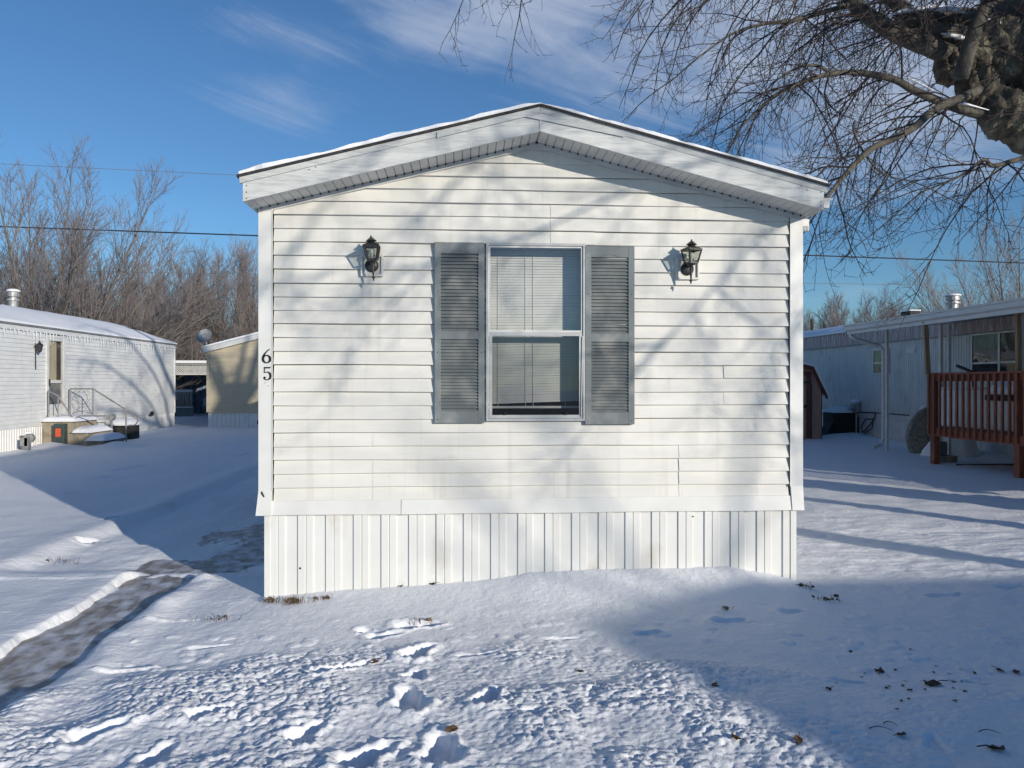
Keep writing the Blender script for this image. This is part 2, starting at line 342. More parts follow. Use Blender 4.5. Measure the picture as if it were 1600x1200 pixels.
def height(x, y):
    x = np.asarray(x, float); y = np.asarray(y, float)
    h = .06*fbm(x*.35, y*.35, 3, 3)+.035*fbm(x*1.1, y*1.1, 5, 4)+.012*fbm(x*4, y*4, 8, 3)
    h *= 1-.75*np.exp(-((x-.5)/2.8)**2-((y-6.1)/.7)**2)
    # wind ripples and buried grass at the right
    wr = sstep(2.6, 3.4, x)*sstep(4.9, 6.2, y)
    h += wr*(.030*fbm(x*2.2, y*5.5, 21, 4)+.016*fbm(x*8, y*12, 23, 3))
    # drift against the skirting
    bx = np.interp(x, [-2.0, -1.57, -.9, -.35, .1, .55, 1.1, 1.6, 2.1, 2.45, 2.75, 3.1], [-.01, -.015, .03, .055, .085, .14, .155, .15, .165, .10, .02, 0])
    bx = bx+.02*fbm(x*5, y*2, 31, 3)*sstep(-.6, .6, x)
    h += bx*np.exp(-(np.maximum(6.0-y, 0)/.42)**1.6)*(y < 6.6)
    h += .005*fbm(x*13, y*13, 35, 3)+.010*sstep(7, 4.6, y)*fbm(x*6, y*6, 36, 3)
    # driveway at the left, lower than the yard
    edge = -3.92+.10*fbm(y*.9, y*0+2., 41, 3)
    dw = sstep(edge-.16, edge+.10, x)*(1-sstep(-1.95, -1.7, x))*sstep(6.7, 7.1, y)*(1-sstep(26, 27, y))
    h -= .055*dw
    h += .03*np.exp(-((x-edge+.2)/.22)**2)*sstep(6.3, 7.0, y)*(y < 27)
    h += .040*fbm(x*3.5, y*2.0, 44, 5)*dw - .02*dw*np.exp(-((x+2.75+.1*np.sin(y))/.2)**2)
    # trodden patch beside the home
    pt = np.exp(-((x+2.1)/.38)**2-((y-8.7)/1.5)**2)+.8*np.exp(-((x+2.7)/.35)**2-((y-7.3)/.3)**2)
    h -= np.clip(pt*1.25, 0, 1)*(.046+.10*fbm(x*7, y*3.5, 47, 4))
    # shovelled walk
    e1 = -2.83+.16*fbm(y*1.7, y*0+5., 51, 4); e2 = -2.32+.12*fbm(y*1.9, y*0+8., 53, 4)
    wk = sstep(e1-.04, e1+.015, x+.03*fbm(x*9, y*9, 59, 3))*(1-sstep(e2-.02, e2+.07, x))*(1-sstep(6.75, 6.98, y+.12*fbm(x*4, y*0, 55, 3)))
    h = h*(1-wk)+wk*(-.068)+wk*.05*np.clip(fbm(x*4, y*2.2, 58, 4)*2.2, 0, 1)
    h += .014*np.exp(-((x-e1+.12)/.12)**2)*(y < 7)*sstep(1, 2, y)+.04*np.exp(-((x-e2-.14)/.11)**2)*(y < 6.6)*(.5+1.4*vnoise(x*5, y*5, 57))
    # snow drifted round the steps and wall of the left home, and the near edges of the right home
    h += (.16+.1*fbm(x*3, y*3, 111, 3))*(np.exp(-((x+9.9)/.55)**2-((y-19.5)/.22)**2)+np.exp(-((x+8.85)/.28)**2-((y-20.1)/.7)**2)+.6*np.exp(-((x+8.9)/.5)**2-((y-22.4)/.5)**2))
    h += (.08+.05*fbm(x*2, y*2, 113, 3))*np.exp(-((x+10.25)/.3)**2)*(y > 8)*(y < 28.4)*(x > -10.9)
    h += (.14+.1*fbm(x*3, y*3, 115, 3))*np.exp(-((x-11.2)/.8)**2-((y-22.2)/.4)**2)+.07*np.exp(-((x-11.7)/.3)**2)*(y > 16)*(y < 30)
    # lumpy ploughed pile in front
    lim = np.interp(x, [-3.2, -2.2, -1.5, -.6, .3, .9, 1.5, 2.2, 4], [3.6, 4.3, 4.75, 4.95, 4.95, 4.85, 4.55, 4.2, 4.0])
    c = (1-sstep(lim-.55, lim+.10, y+.25*fbm(x*2, y*2, 61, 3)))*(1-wk)*sstep(-2.4, -2.1, x+.1*fbm(x*3, y*3, 62, 2))
    c2 = c*(1-.72*sstep(1.1, 2.0, x))
    h += c*(.05*sstep(5.0, 3.6, y)+.05*fbm(x*1.6, y*1.6, 63, 3))
    q = c2 > .01
    if np.any(q):
        xq, yq = x[q], y[q]
        wx = xq+.03*fbm(xq*9, yq*9, 65, 2); wy = yq+.03*fbm(xq*9, yq*9+4, 66, 2)
        add = np.zeros(xq.shape)
        for sc, am, sd in ((11., .0065, 71), (27., .0085, 73), (48., .0075, 75)):
            d, s_ = worley(wx*sc, wy*sc*1.15, sd)
            add += am*np.sqrt(np.clip(1-d*d, 0, 1))*(s_ > .30)*(.5+s_)
        add *= .12+1.25*sstep(.25, .8, vnoise(xq*2.6, yq*2.6, 77))
        add += .015*fbm(xq*10, yq*10, 78, 5)+.016*fbm(xq*46, yq*46, 79, 3)
        h[q] += c2[q]*add*.82
    # loose crumbs past the pile edge
    q = (c < .5) & (y > 3) & (y < 6.2) & (x > -2.1) & (x < 4)
    if np.any(q):
        xq, yq = x[q], y[q]; d, s_ = worley(xq*9, yq*9, 81)
        h[q] += .010*np.sqrt(np.clip(1-(d*2.6)**2, 0, 1))*(s_ > .80)*sstep(5.9, 4.6, yq)
    for (fx, fy, L_, w_, an, dp) in FEET:
        q = (np.abs(x-fx) < .9) & (np.abs(y-fy) < .9)
        if not np.any(q): continue
        a = R(an); xq = x[q]-fx; yq = y[q]-fy
        u = (xq*math.cos(a)+yq*math.sin(a))/(L_/2); v = (-xq*math.sin(a)+yq*math.cos(a))/(w_/2)
        v = v*(1+.35*np.tanh(2*u))/(1-.25*np.exp(-(u/.35)**2))      # sole: wider ball, narrow waist
        r = np.sqrt(u*u+v*v)*(1+.35*fbm(xq*11, yq*11, 91, 3))
        h[q] += -dp*(1-sstep(.72, 1.02, r))+dp*.22*np.exp(-((r-1.25)/.18)**2)+dp*.3*fbm(xq*30, yq*30, 93, 2)*np.exp(-((r-1.2)/.3)**2)
    return h

def axis_pts(parts):
    o = []
    for a, b, s0 in parts: o += list(np.arange(a, b-1e-9, s0))
    return o
def grow_out(start, end, s0, g):
    o = []; p = start; st = s0
    sgn = 1 if end > start else -1
    while (p < end) if sgn > 0 else (p > end): p += sgn*st; st *= g; o.append(p)
    return o
xs = sorted(grow_out(-4.2, -600, .03, 1.045)+axis_pts([(-4.2, -2.9, .03), (-2.9, 2.9, .0095), (2.9, 3.3, .0125), (3.3, 5.0, .03)])+grow_out(5.0-.03, 600, .035, 1.045))
ys = sorted(grow_out(2.9, -200, .06, 1.09)+axis_pts([(2.9, 5.2, .0095), (5.2, 8.2, .022)])+grow_out(8.2-.022, 900, .03, 1.035))
X, Y = np.meshgrid(np.array(xs), np.array(ys))
Z = height(X, Y)
far = sstep(60, 200, np.hypot(X, Y)); Z = Z*(1-far)
nx, ny = len(xs), len(ys)
me = bpy.data.meshes.new('ground')
V = np.stack([X, Y, Z], -1).reshape(-1, 3)
idx = (np.arange(ny-1)[:, None]*nx+np.arange(nx-1)[None, :]).reshape(-1)
F = np.stack([idx, idx+1, idx+1+nx, idx+nx], -1)
me.vertices.add(len(V)); me.vertices.foreach_set('co', V.ravel())
me.loops.add(F.size); me.loops.foreach_set('vertex_index', F.ravel())
me.polygons.add(len(F)); me.polygons.foreach_set('loop_start', np.arange(len(F))*4); me.polygons.foreach_set('loop_total', np.full(len(F), 4))
me.polygons.foreach_set('use_smooth', np.ones(len(F), bool)); me.update(); me.validate()
me.materials.append(M['snow'])
g = bpy.data.objects.new('ground', me); COL.objects.link(g); g['kind'] = 'structure'
print('ground verts', len(V))
def gz(x, y): return float(height(np.array([[x]]), np.array([[y]]))[0, 0])

# icy walk and frozen patch beside the home
def path_mat():
    m = mat('icy_worn_path', (.19, .155, .12), (.32, .28, .235), 14, .45, .5, 40, (1.6, .5, 1), c3=(.62, .64, .68), s3=7, st3=(1.5, .9, 1), lo3=.40, hi3=.66)
    return m
M['path'] = path_mat()
def sheet(name, x0, x1, y0, y1, st, zf, mtl):
    xa = np.arange(x0, x1, st); ya = np.arange(y0, y1, st); A, B = np.meshgrid(xa, ya); C = zf(A, B)
    mb = MB(); mb.v = [tuple(p) for p in np.stack([A, B, C], -1).reshape(-1, 3).tolist()]; k = len(xa)
    mb.f = [(j*k+i, j*k+i+1, (j+1)*k+i+1, (j+1)*k+i) for j in range(len(ya)-1) for i in range(k-1)]
    o = mb.build(name, mtl, smooth=True); o['kind'] = 'structure'; return o
sheet('path', -3.02, -2.15, .6, 7.1, .03, lambda a, b: -.050+.022*fbm(a*3, b*3, 101, 4)+.01*fbm(a*14, b*10, 103, 3), M['path'])
sheet('path', -3.0, -1.66, 7.06, 10.2, .03, lambda a, b: -.078+.02*fbm(a*4, b*4, 105, 4)+.024*np.exp(-((a+2.1)/.5)**2-((b-8.7)/1.6)**2), M['path'])
# ================================================================= the main home
home = thing('mobile_home', 'white vinyl-sided single-wide home number 65 with grey shutters, gable end facing the front', 'mobile home', (HPK, HY, 0))
EZ, PZ = 2.955, 3.515      # soffit height at eaves and ridge
OV = .31                   # front overhang
SL = (PZ-EZ)/(HPK-HX0+.04)
def gable(x): return PZ-SL*abs(x-HPK)
rnd = random.Random(5)
wA = onY(760, 657, HY); wB = onY(913, 383, HY)      # window opening
WX0, WX1, WZ0, WZ1 = wA.x, wB.x, wA.z, wB.z
ROW = .1055; Z0 = .715
sid = MB()
def strip_row(xa, xb, za, zb, ph):      # one lap of siding, gently wavy
    n = max(2, int((xb-xa)/.22)); prev = None
    for i in range(n+1):
        x = xa+(xb-xa)*i/n
        w = .0032*math.sin(x*2.1+ph)+.0022*math.sin(x*5.3+ph*2.3)
        ft = (za-math.floor((za-Z0)/ROW+1e-6)*ROW-Z0)/ROW; fb = ft+(zb-za)/ROW
        y0 = HY-.025+.022*ft+w; y1 = HY-.025+.022*fb+w
        dz = .0026*math.sin(x*1.3+ph*1.7)+.0012*math.sin(x*4.1+ph)
        cur = (Vector((x, y0, za+dz)), Vector((x, y1, zb+dz)), Vector((x, HY+.004, za+dz+.001)))
        if prev: sid.quad(prev[0], cur[0], cur[1], prev[1]); (ft < .01) and sid.quad(prev[2], cur[2], cur[0], prev[0])
        prev = cur
k = 0; z = Z0
xl, xr = HX0+.10, HX1-.10
while z < PZ-.03:
    z1 = z+ROW; ph = rnd.uniform(0, 6)
    cuts = sorted(set([z, z1]+[c for c in (WZ0, WZ1) if z < c < z1]))
    for a, b in zip(cuts[:-1], cuts[1:]):
        mid = (a+b)/2
        if b <= EZ-.02:
            spans = [(xl, WX0), (WX1, xr)] if WZ0 < mid < WZ1 else [(xl, xr)]
            for s_ in spans: strip_row(s_[0], s_[1], a, b, ph)
        else:
            hw = min((PZ+.05-a)/SL, (xr-xl)/2); strip_row(max(xl, HPK-hw), min(xr, HPK+hw), a, b, ph)
    z = z1
sid.build('siding', M['vinyl'], home, smooth=False)
# vertical laps where siding panels overlap
sm = MB()
for (px, rows) in ((583, range(0, 6)), (860, range(19, 22)), (1130, range(6, 10)), (1060, range(0, 4)), (520, range(16, 20))):
    x = onY(px, 600, HY).x
    for r_ in rows: zz = Z0+r_*ROW; sm.prism([(x, HY-.0255, zz+.004), (x, HY-.0268, zz+.004), (x, HY-.0058, zz+ROW-.002), (x, HY-.004, zz+ROW-.002)], (.35, 0, 0))
sm.parts('panel_lap', M['vinyl'], home)
# body: side walls, back wall and inner shell
L = 18.5
b = MB()
b.quad((HX0, HY+.01, .6), (HX0, HY+L, .6), (HX0, HY+L, EZ), (HX0, HY+.01, EZ))
b.quad((HX1, HY+.01, .6), (HX1, HY+L, .6), (HX1, HY+L, EZ), (HX1, HY+.01, EZ))
b.poly([(HX0, HY+L, .6), (HX1, HY+L, .6), (HX1, HY+L, EZ), (HPK, HY+L, PZ), (HX0, HY+L, EZ)])
b.parts('side_wall', M['vinyl'], home)
# room behind the window
r_ = MB(); ry = HY+.06
r_.box(WX0-.5, WX1+.5, ry+1.8, ry+1.85, .5, 2.9)
r_.box(WX0-.55, WX0-.5, ry, ry+1.85, .5, 2.9); r_.box(WX1+.5, WX1+.55, ry, ry+1.85, .5, 2.9)
r_.box(WX0-.5, WX1+.5, ry, ry+1.8, .5, .55); r_.box(WX0-.5, WX1+.5, ry, ry+1.8, 2.85, 2.9)
r_.box(WX0-.5, WX0-.002, HY+.02, HY+.05, .55, 2.85); r_.box(WX1+.002, WX1+.5, HY+.02, HY+.05, .55, 2.85)
r_.box(WX0-.002, WX1+.002, HY+.02, HY+.05, WZ1+.002, 2.85); r_.box(WX0-.002, WX1+.002, HY+.02, HY+.05, .55, WZ0-.002)
r_.build('room_wall', M['dark'], home)
# corner trims, with the flared foot
for xa, xb, sg in ((HX0-.012, HX0+.088, -1), (HX1-.088, HX1+.012, 1)):
    c = MB()
    ze = gable(xb if sg < 0 else xa)-.005
    fo = .014 if sg < 0 else -.002
    xo, xi = (xa, xb) if sg < 0 else (xb, xa)
    prof = [(ze, 0, 0), (.80, 0, 0), (.612, fo, .030)]
    for (za, oa, fa), (zb, ob, fb) in zip(prof[:-1], prof[1:]):
        A = (xo+sg*oa, HY-.030-fa, za); B = (xi-sg*oa*.3, HY-.030-fa, za); C = (xi-sg*ob*.3, HY-.030-fb, zb); D = (xo+sg*ob, HY-.030-fb, zb)
        c.quad(A, B, C, D); E = (xo+sg*oa, HY+.09, za); G = (xo+sg*ob, HY+.09, zb); c.quad(A, D, G, E)
        c.quad(B, (B[0], HY, B[2]), (C[0], HY, C[2]), C)
    c.quad((xo, HY-.030, ze), (xi, HY-.030, ze), (xi, HY, ze), (xo, HY, ze))
    c.box(min(xi, xi-sg*.008), max(xi, xi-sg*.008), HY-.035, HY-.030, .80, ze)
    ct = c.build('corner_trim', M['trim'], home)
    if sg < 0: left_trim = ct
# flared bottom band in three lengths
xj1, xj2 = onY(628, 790, HY).x, onY(797, 790, HY).x
for i, (a_, b_, dy) in enumerate(((HX0+.07, xj1+.004, 0), (xj1, xj2, -.006), (xj2-.002, HX1-.075, -.002))):
    c = MB(); n = 6
    for j in range(n):
        xa = a_+(b_-a_)*j/n; xb = a_+(b_-a_)*(j+1)/n
        wa = .0025*math.sin(xa*4+i); wb = .0025*math.sin(xb*4+i)
        zt = .719+.003*i
        c.quad((xa, HY-.028+dy+wa, zt), (xb, HY-.028+dy+wb, zt), (xb, HY-.050+dy+wb, .612+wb), (xa, HY-.050+dy+wa, .612+wa))
        c.quad((xa, HY-.050+dy+wa, .612+wa), (xb, HY-.050+dy+wb, .612+wb), (xb, HY-.03, .606), (xa, HY-.03, .606))
        c.quad((xa, HY+.0, zt+.004), (xb, HY+.0, zt+.004), (xb, HY-.028+dy+wb, zt), (xa, HY-.028+dy+wa, zt))
    c.quad((a_, HY-.02+dy, .719), (a_, HY, .719), (a_, HY-.02, .612), (a_, HY-.050+dy, .612))
    c.build('bottom_band', M['trim'], home)
# skirting: two raised ribs then a flat, repeated
def rib_profile(length, P=.213, d=.0125):
    pts = []; x = 0.
    while x < length:
        for dx, o in ((0, 0), (.003, d), (.056, d), (.064, .002), (.068, d*.9), (.116, d*.9), (.124, 0)):
            if x+dx < length: pts.append((x+dx, o))
        x += P
    pts.append((length, 0)); return pts
SY = HY-.012
c = MB(); pr = rib_profile(HX1-HX0-.155)
for (a_, o1), (b_, o2) in zip(pr[:-1], pr[1:]):
    x1, x2 = HX0+.07+a_, HX0+.07+b_
    c.quad((x1, SY-o1, -.15), (x2, SY-o2, -.15), (x2, SY-o2, .62), (x1, SY-o1, .62))
c.build('skirting', M['vinyl_skirt'], home)
c = MB(); c.box(HX0+.033, HX0+.075, SY-.02, SY+.02, -.15, .615); c.box(HX1-.09, HX1-.058, SY-.02, SY+.02, -.15, .615); c.box(HX1-.056, HX1-.040, SY-.012, SY+.02, -.15, .615)
c.box(HX0+.03, HX0+.04, HY+.03, HY+L, -.15, .6); c.box(HX1-.055, HX1-.045, HY+.03, HY+L, -.15, .6)
c.parts('skirting_trim', M['vinyl_skirt'], home)
# small screw holes and torn spots
c = MB()
for px, py, r_ in ((469, 888, .008), (1083, 807, .006), (676, 913, .012), (1165, 800, .003)):
    p = onY(px, py, SY-.017); c.lathe([(r_, 0), (r_, .002)], p, 8, 'y')
for px, py in ((412, 776), (416, 779), (420, 780), (409, 770), (414, 598), (419, 603)):
    p = onY(px, py, HY-.033-(.006 if py > 700 else 0)); c.lathe([(.006 if py > 700 else .003, 0), (.006 if py > 700 else .003, .003)], p, 7, 'y')
p, q = onY(409, 768, HY-.04), onY(413, 776, HY-.045); c.tube([p, (p+q)/2+Vector((-.004, 0, 0)), q], [.003, .006, .003], 5)
c.parts('screw_hole', M['hole'], home)
# roof, soffit, fascia
FX0, FX1 = HX0-.05, HX1+.05; FY = HY-OV
def fz(x): return PZ-(PZ-2.957)/(HPK-FX0)*abs(x-HPK)
SLF = (PZ-2.957)/(HPK-FX0)
for sg, xe in ((-1, FX0), (1, FX1)):
    n = 34; c = MB()      # soffit panels with ribs running front to back
    for i in range(n):
        xa = HPK+(xe-HPK)*i/n; xb = HPK+(xe-HPK)*(i+1)/n; xm = xa+(xb-xa)*.12
        za, zm, zb = fz(xa)+.004, fz(xm)+.016, fz(xb)+.004
        for (p1, z1_), (p2, z2_) in (((xa, za), (xa+(xb-xa)*.05, zm)), ((xa+(xb-xa)*.05, zm), (xa+(xb-xa)*.14, fz(xa+(xb-xa)*.16)+.004)), ((xa+(xb-xa)*.14, fz(xa+(xb-xa)*.16)+.004), (xb, zb))):
            c.quad((p1, FY+.02, z1_), (p2, FY+.02, z2_), (p2, HY+.02, z2_), (p1, HY+.02, z1_))
    c.build('soffit', M['soffit'], home)
    hl = MB()      # dark gaps at the rib ends
    for i in range(0, n):
        xa = HPK+(xe-HPK)*(i+.07)/n
        if HX0 < xa < HX1: hl.box(xa-.006, xa+.006, HY-.038, HY-.030, fz(xa)-.006, fz(xa)+.006)
    hl.parts('soffit_gap', M['hole'], home)
    # frieze strip on the wall under the soffit
    xi = HX0 if sg < 0 else HX1
    c = MB().prism([(HPK, HY-.032, fz(HPK)+.002), (xi, HY-.032, fz(xi)+.002), (xi, HY-.032, fz(xi)-.036), (HPK, HY-.032, fz(HPK)-.036)], (0, .028, 0))
    c.build('frieze_strip', M['soffit'], home)
    # main fascia board
    H1 = .135
    c = MB().prism([(HPK+sg*.0015, FY, fz(HPK)), (xe, FY, fz(xe)), (xe, FY, fz(xe)+H1), (HPK+sg*.0015, FY, fz(HPK)+H1)], (0, .022, 0))
    c.build('fascia', M['fascia'], home)
    # upper trim strip, slanted outward
    c = MB().prism([(HPK+sg*.001, FY-.004, fz(HPK)+H1+.002), (HPK+sg*.001, FY-.020, fz(HPK)+H1+.043), (HPK+sg*.001, FY+.02, fz(HPK)+H1+.043), (HPK+sg*.001, FY+.02, fz(HPK)+H1+.002)],
                   (xe+sg*.02-HPK, 0, fz(xe+sg*.02)-fz(HPK)))
    c.build('fascia_trim', M['fascia'], home)
    c = MB()      # lifted end of the strip
    xs0 = onY(683 if sg < 0 else 975, 200, FY).x; xs1 = xs0+(.75 if sg < 0 else -.75)
    c.prism([(xs0, FY-.012, fz(xs0)+H1-.008), (xs0, FY-.027, fz(xs0)+H1+.032), (xs0, FY-.022, fz(xs0)+H1+.034), (xs0, FY-.007, fz(xs0)+H1-.004)], (xs1-xs0, 0, fz(xs1)-fz(xs0)+.004))
    c.build('fascia_trim', M['fascia'], home)
c = MB(); zc_ = fz(HPK)
c.prism([(HPK-.004, FY-.006, zc_-.002), (HPK+.012, FY-.006, zc_-.002), (HPK+.012, FY-.006, zc_+.135), (HPK-.004, FY-.006, zc_+.135)], (0, .006, 0))
c.build('ridge_cover', M['fascia'], home)
c = MB()
for px, py in ((483, 265), (493, 261), (845, 187), (847, 193), (385, 290), (385, 300), (385, 310), (934, 199), (1044, 261), (1252, 291), (1261, 297), (1283, 300), (1283, 315), (1283, 321), (844, 177)):
    p = onY(px, py, FY-.002); c.lathe([(.0045, 0), (.0045, .003)], p, 6, 'y')
c.parts('nail_head', M['hole'], home)
# side fascia and end returns
c = MB()
c.box(FX0, FX0+.02, FY+.022, HY+L+.1, 2.957, 3.135); c.box(FX1-.02, FX1, FY+.022, HY+L+.1, 2.957, 3.135)
c.parts('eave_board', M['fascia'], home)
# the roof itself with a dark edge
TH = .178
c = MB()
for sg, xe in ((-1, FX0-.035), (1, FX1+.035)):
    c.prism([(HPK, FY-.035, fz(HPK)+TH), (xe, FY-.035, fz(xe)+TH), (xe, FY-.035, fz(xe)+TH+.018), (HPK, FY-.035, fz(HPK)+TH+.018)], (0, L+OV+.15, 0))
roof = c.build('roof', M['roof_edge'], home)
# snow on the roof: heightfield over the deck with a ragged front edge
c = MB(); nxr, nyr = 150, 60
g_ = []
for j in range(nyr+1):
    row = []
    for i in range(nxr+1):
        x = FX0-.03+(FX1-FX0+.06)*i/nxr
        y = FY-.012+(j/nyr)**2.2*(L+.3)
        ed = min(1, min(i, nxr-i)/2., j/3.)
        t = (.012+.020*float(vnoise(x*6, y*3, 3))+.014*float(vnoise(x*19, y*9, 4)))*(.75+.25*ed)+.008
        yy = y-(.03*float(vnoise(x*9, 0., 6))-.012 if j == 0 else 0)
        zr = fz(x) - .02*math.exp(-((x-HPK)/.10)**2)
        row.append((x, yy, zr+TH+.018+t))
    g_.append(row)
for j in range(nyr):
    for i in range(nxr): c.quad(g_[j][i], g_[j][i+1], g_[j+1][i+1], g_[j+1][i])
for i in range(nxr):
    a_, b_ = g_[0][i], g_[0][i+1]; c.quad((a_[0], a_[1]+.004, fz(a_[0])+TH+.012), (b_[0], b_[1]+.004, fz(b_[0])+TH+.012), b_, a_)
c.build('roof_snow', M['snow_soft'], roof, smooth=False)
# gutter and outlet at the right eave
gt = MB(); gp = [(0, 0), (.03, -.075), (.085, -.075), (.095, -.02), (.125, -.01), (.12, 0), (.09, -.003), (.08, -.06), (.035, -.06), (.008, 0)]
gt.prism([(FX1+a_*.8, FY+.06, 3.06+b_) for a_, b_ in gp], (0, L, 0)); gt.prism([(FX1+a_*.8, FY+.055, 3.06+b_) for a_, b_ in gp[:6]], (0, .004, 0))
gut = gt.build('gutter', M['white_paint'], home)
d_ = MB(); d_.box(HX1+.022, HX1+.085, HY+.02, HY+.07, 2.86, 2.955)
for i in range(5): d_.box(HX1+.026+i*.012, HX1+.031+i*.012, HY+.012, HY+.022, 2.86, 2.90)
d_.build('downspout', M['white_paint'], gut)

# ---- window
win = MB()
fw = .020
def frame(mb, x0, x1, z0, z1, w, y0, y1, wb=None):
    wb = wb or w
    mb.box(x0, x0+w, y0, y1, z0, z1); mb.box(x1-w, x1, y0, y1, z0, z1)
    mb.box(x0+w, x1-w, y0+.001, y1-.001, z1-w, z1); mb.box(x0+w, x1-w, y0+.001, y1-.001, z0, z0+wb)
frame(win, WX0-.004, WX1+.004, WZ0-.004, WZ1+.004, fw, HY-.042, HY+.06)
winf = win.build('window', M['alu'], home, bevel=.002)
zm = onY(836, 520, HY).z
s1 = MB(); frame(s1, WX0+.018, WX1-.018, zm, WZ1-.018, .012, HY-.030, HY-.012, .018); s1.build('upper_sash', M['white_paint'], winf)
s2 = MB(); frame(s2, WX0+.020, WX1-.022, WZ0+.018, zm-.002, .024, HY-.036, HY-.006, .026)
s2.bar((WX1-.030, HY-.045, WZ0+.03), (WX1-.020, HY-.045, zm-.03), .008, .006, (0, 1, 0)); s2.build('lower_sash', M['alu'], winf)
c = MB(); c.quad((WX0+.03, HY-.020, zm+.014), (WX1-.03, HY-.020, zm+.014), (WX1-.03, HY-.020, WZ1-.03), (WX0+.03, HY-.020, WZ1-.03)); c.build('pane', M['glass'], winf)
c = MB(); c.quad((WX0+.04, HY-.014, WZ0+.04), (WX1-.04, HY-.014, WZ0+.04), (WX1-.04, HY-.014, zm-.02), (WX0+.04, HY-.014, zm-.02)); c.build('pane', glass_mat('window_glass_dim', (.64, .66, .68), 1.40), winf)
c = MB()      # latches on the lower rail
for px in (789, 884): p = onY(px, 650, HY-.045); c.box(p.x-.012, p.x+.012, HY-.044, HY-.037, WZ0+.044, WZ0+.066)
c.parts('latch', M['hole'], winf)
c = MB()      # blind: thin slats, slightly tipped and uneven
by = HY+.13; zb0 = onY(800, 632, by).z; n = int((WZ1-.03-zb0)/.0215)
for i in range(n):
    zc = WZ1-.035-i*.0215; w = .0015*math.sin(i*1.7); tl = .0010*math.sin(i*.31)-.00035*i*.3
    x0, x1 = WX0-.02, WX1+.02; m_ = (x0+x1)/2
    for xa, xb, za, zb in ((x0, m_, zc+tl*2, zc+w), (m_, x1, zc+w, zc-tl*2)):
        c.quad((xa, by-.004, za-.011), (xb, by-.004, zb-.011), (xb, by+.004, zb+.0105), (xa, by+.004, za+.0105))
c.box(WX0-.02, WX1+.02, by-.012, by+.012, zb0-.03, zb0-.012); c.box(WX0-.02, WX1+.02, by-.014, by+.014, WZ1-.02, WZ1+.02)
for px in (778, 821, 833, 883): x = onY(px, 500, by).x; c.box(x-.0018, x+.0018, by-.008, by-.005, zb0-.02, WZ1)
c.build('blind', M['blind'], winf)

# ---- shutters
def shutter(pa, pb, nm_label):
    x0, z1 = pa; x1, z0 = pb; yb = HY-.018; yf = HY-.046
    w = .048; zmid = z0+(z1-z0)*.485; rh = .031
    c = MB()
    c.box(x0, x0+w, yf, yb, z0, z1); c.box(x1-w, x1, yf, yb, z0, z1)
    for za, zb in ((z0, z0+.092), (zmid-rh, zmid+rh), (z1-.088, z1)): c.box(x0+w, x1-w, yf+.0015, yb, za, zb)
    xm = (x0+x1)/2; arch = [(xm+t*.075, yf+.0015, z1-.088+.014*max(0, math.cos(t*math.pi/2))) for t in [i/6-1 for i in range(13)]]
    c.box(x0+w, x1-w, yb-.004, yb-.001, z0+.05, z1-.05)
    o = c.build('shutter', M['shutter'], home, bevel=.0018, label=nm_label)
    # arched lip line above the upper louvres
    a = MB(); a.tube([(p[0], p[1]-.001, p[2]+.006) for p in arch], .0028, 5); a.build('arch_lip', M['shutter'], o)
    for za, zb in ((z0+.092, zmid-rh), (zmid+rh, z1-.088)):
        n = 22; lv = MB(); st = (zb-za)/n
        for i in range(n):
            zz = za+st*i; j = .0006*math.sin(i*2.1+x0)
            lv.prism([(x0+w, yf+.004, zz+j), (x0+w, yb-.006, zz+st*.98+j), (x0+w, yb-.003, zz+st*1.02+j), (x0+w, yf+.006, zz+st*.24+j), (x0+w, yf+.0035, zz+st*.16+j)], (x1-x0-2*w, 0, 0))
        lv.build('louvre_panel', M['shutter'], o)
    sc = MB()
    for fx in (.06, .94):
        for fz_ in (.02, .39, .73): p = (x0+(x1-x0)*fx, yf-.001, z0+(z1-z0)*fz_); sc.lathe([(.004, 0), (.004, .003)], p, 8, 'y')
    sc.parts('screw', M['hole'], o)
a_, b_ = onY(679, 378, HY-.046), onY(757, 661, HY-.046); shutter((a_.x, a_.z), (b_.x, b_.z), 'grey louvred shutter with scuffed slats')
a_, b_ = onY(914.5, 384, HY-.046), onY(991.5, 663, HY-.046); shutter((a_.x, a_.z), (b_.x, b_.z), 'grey louvred shutter with clean slats')

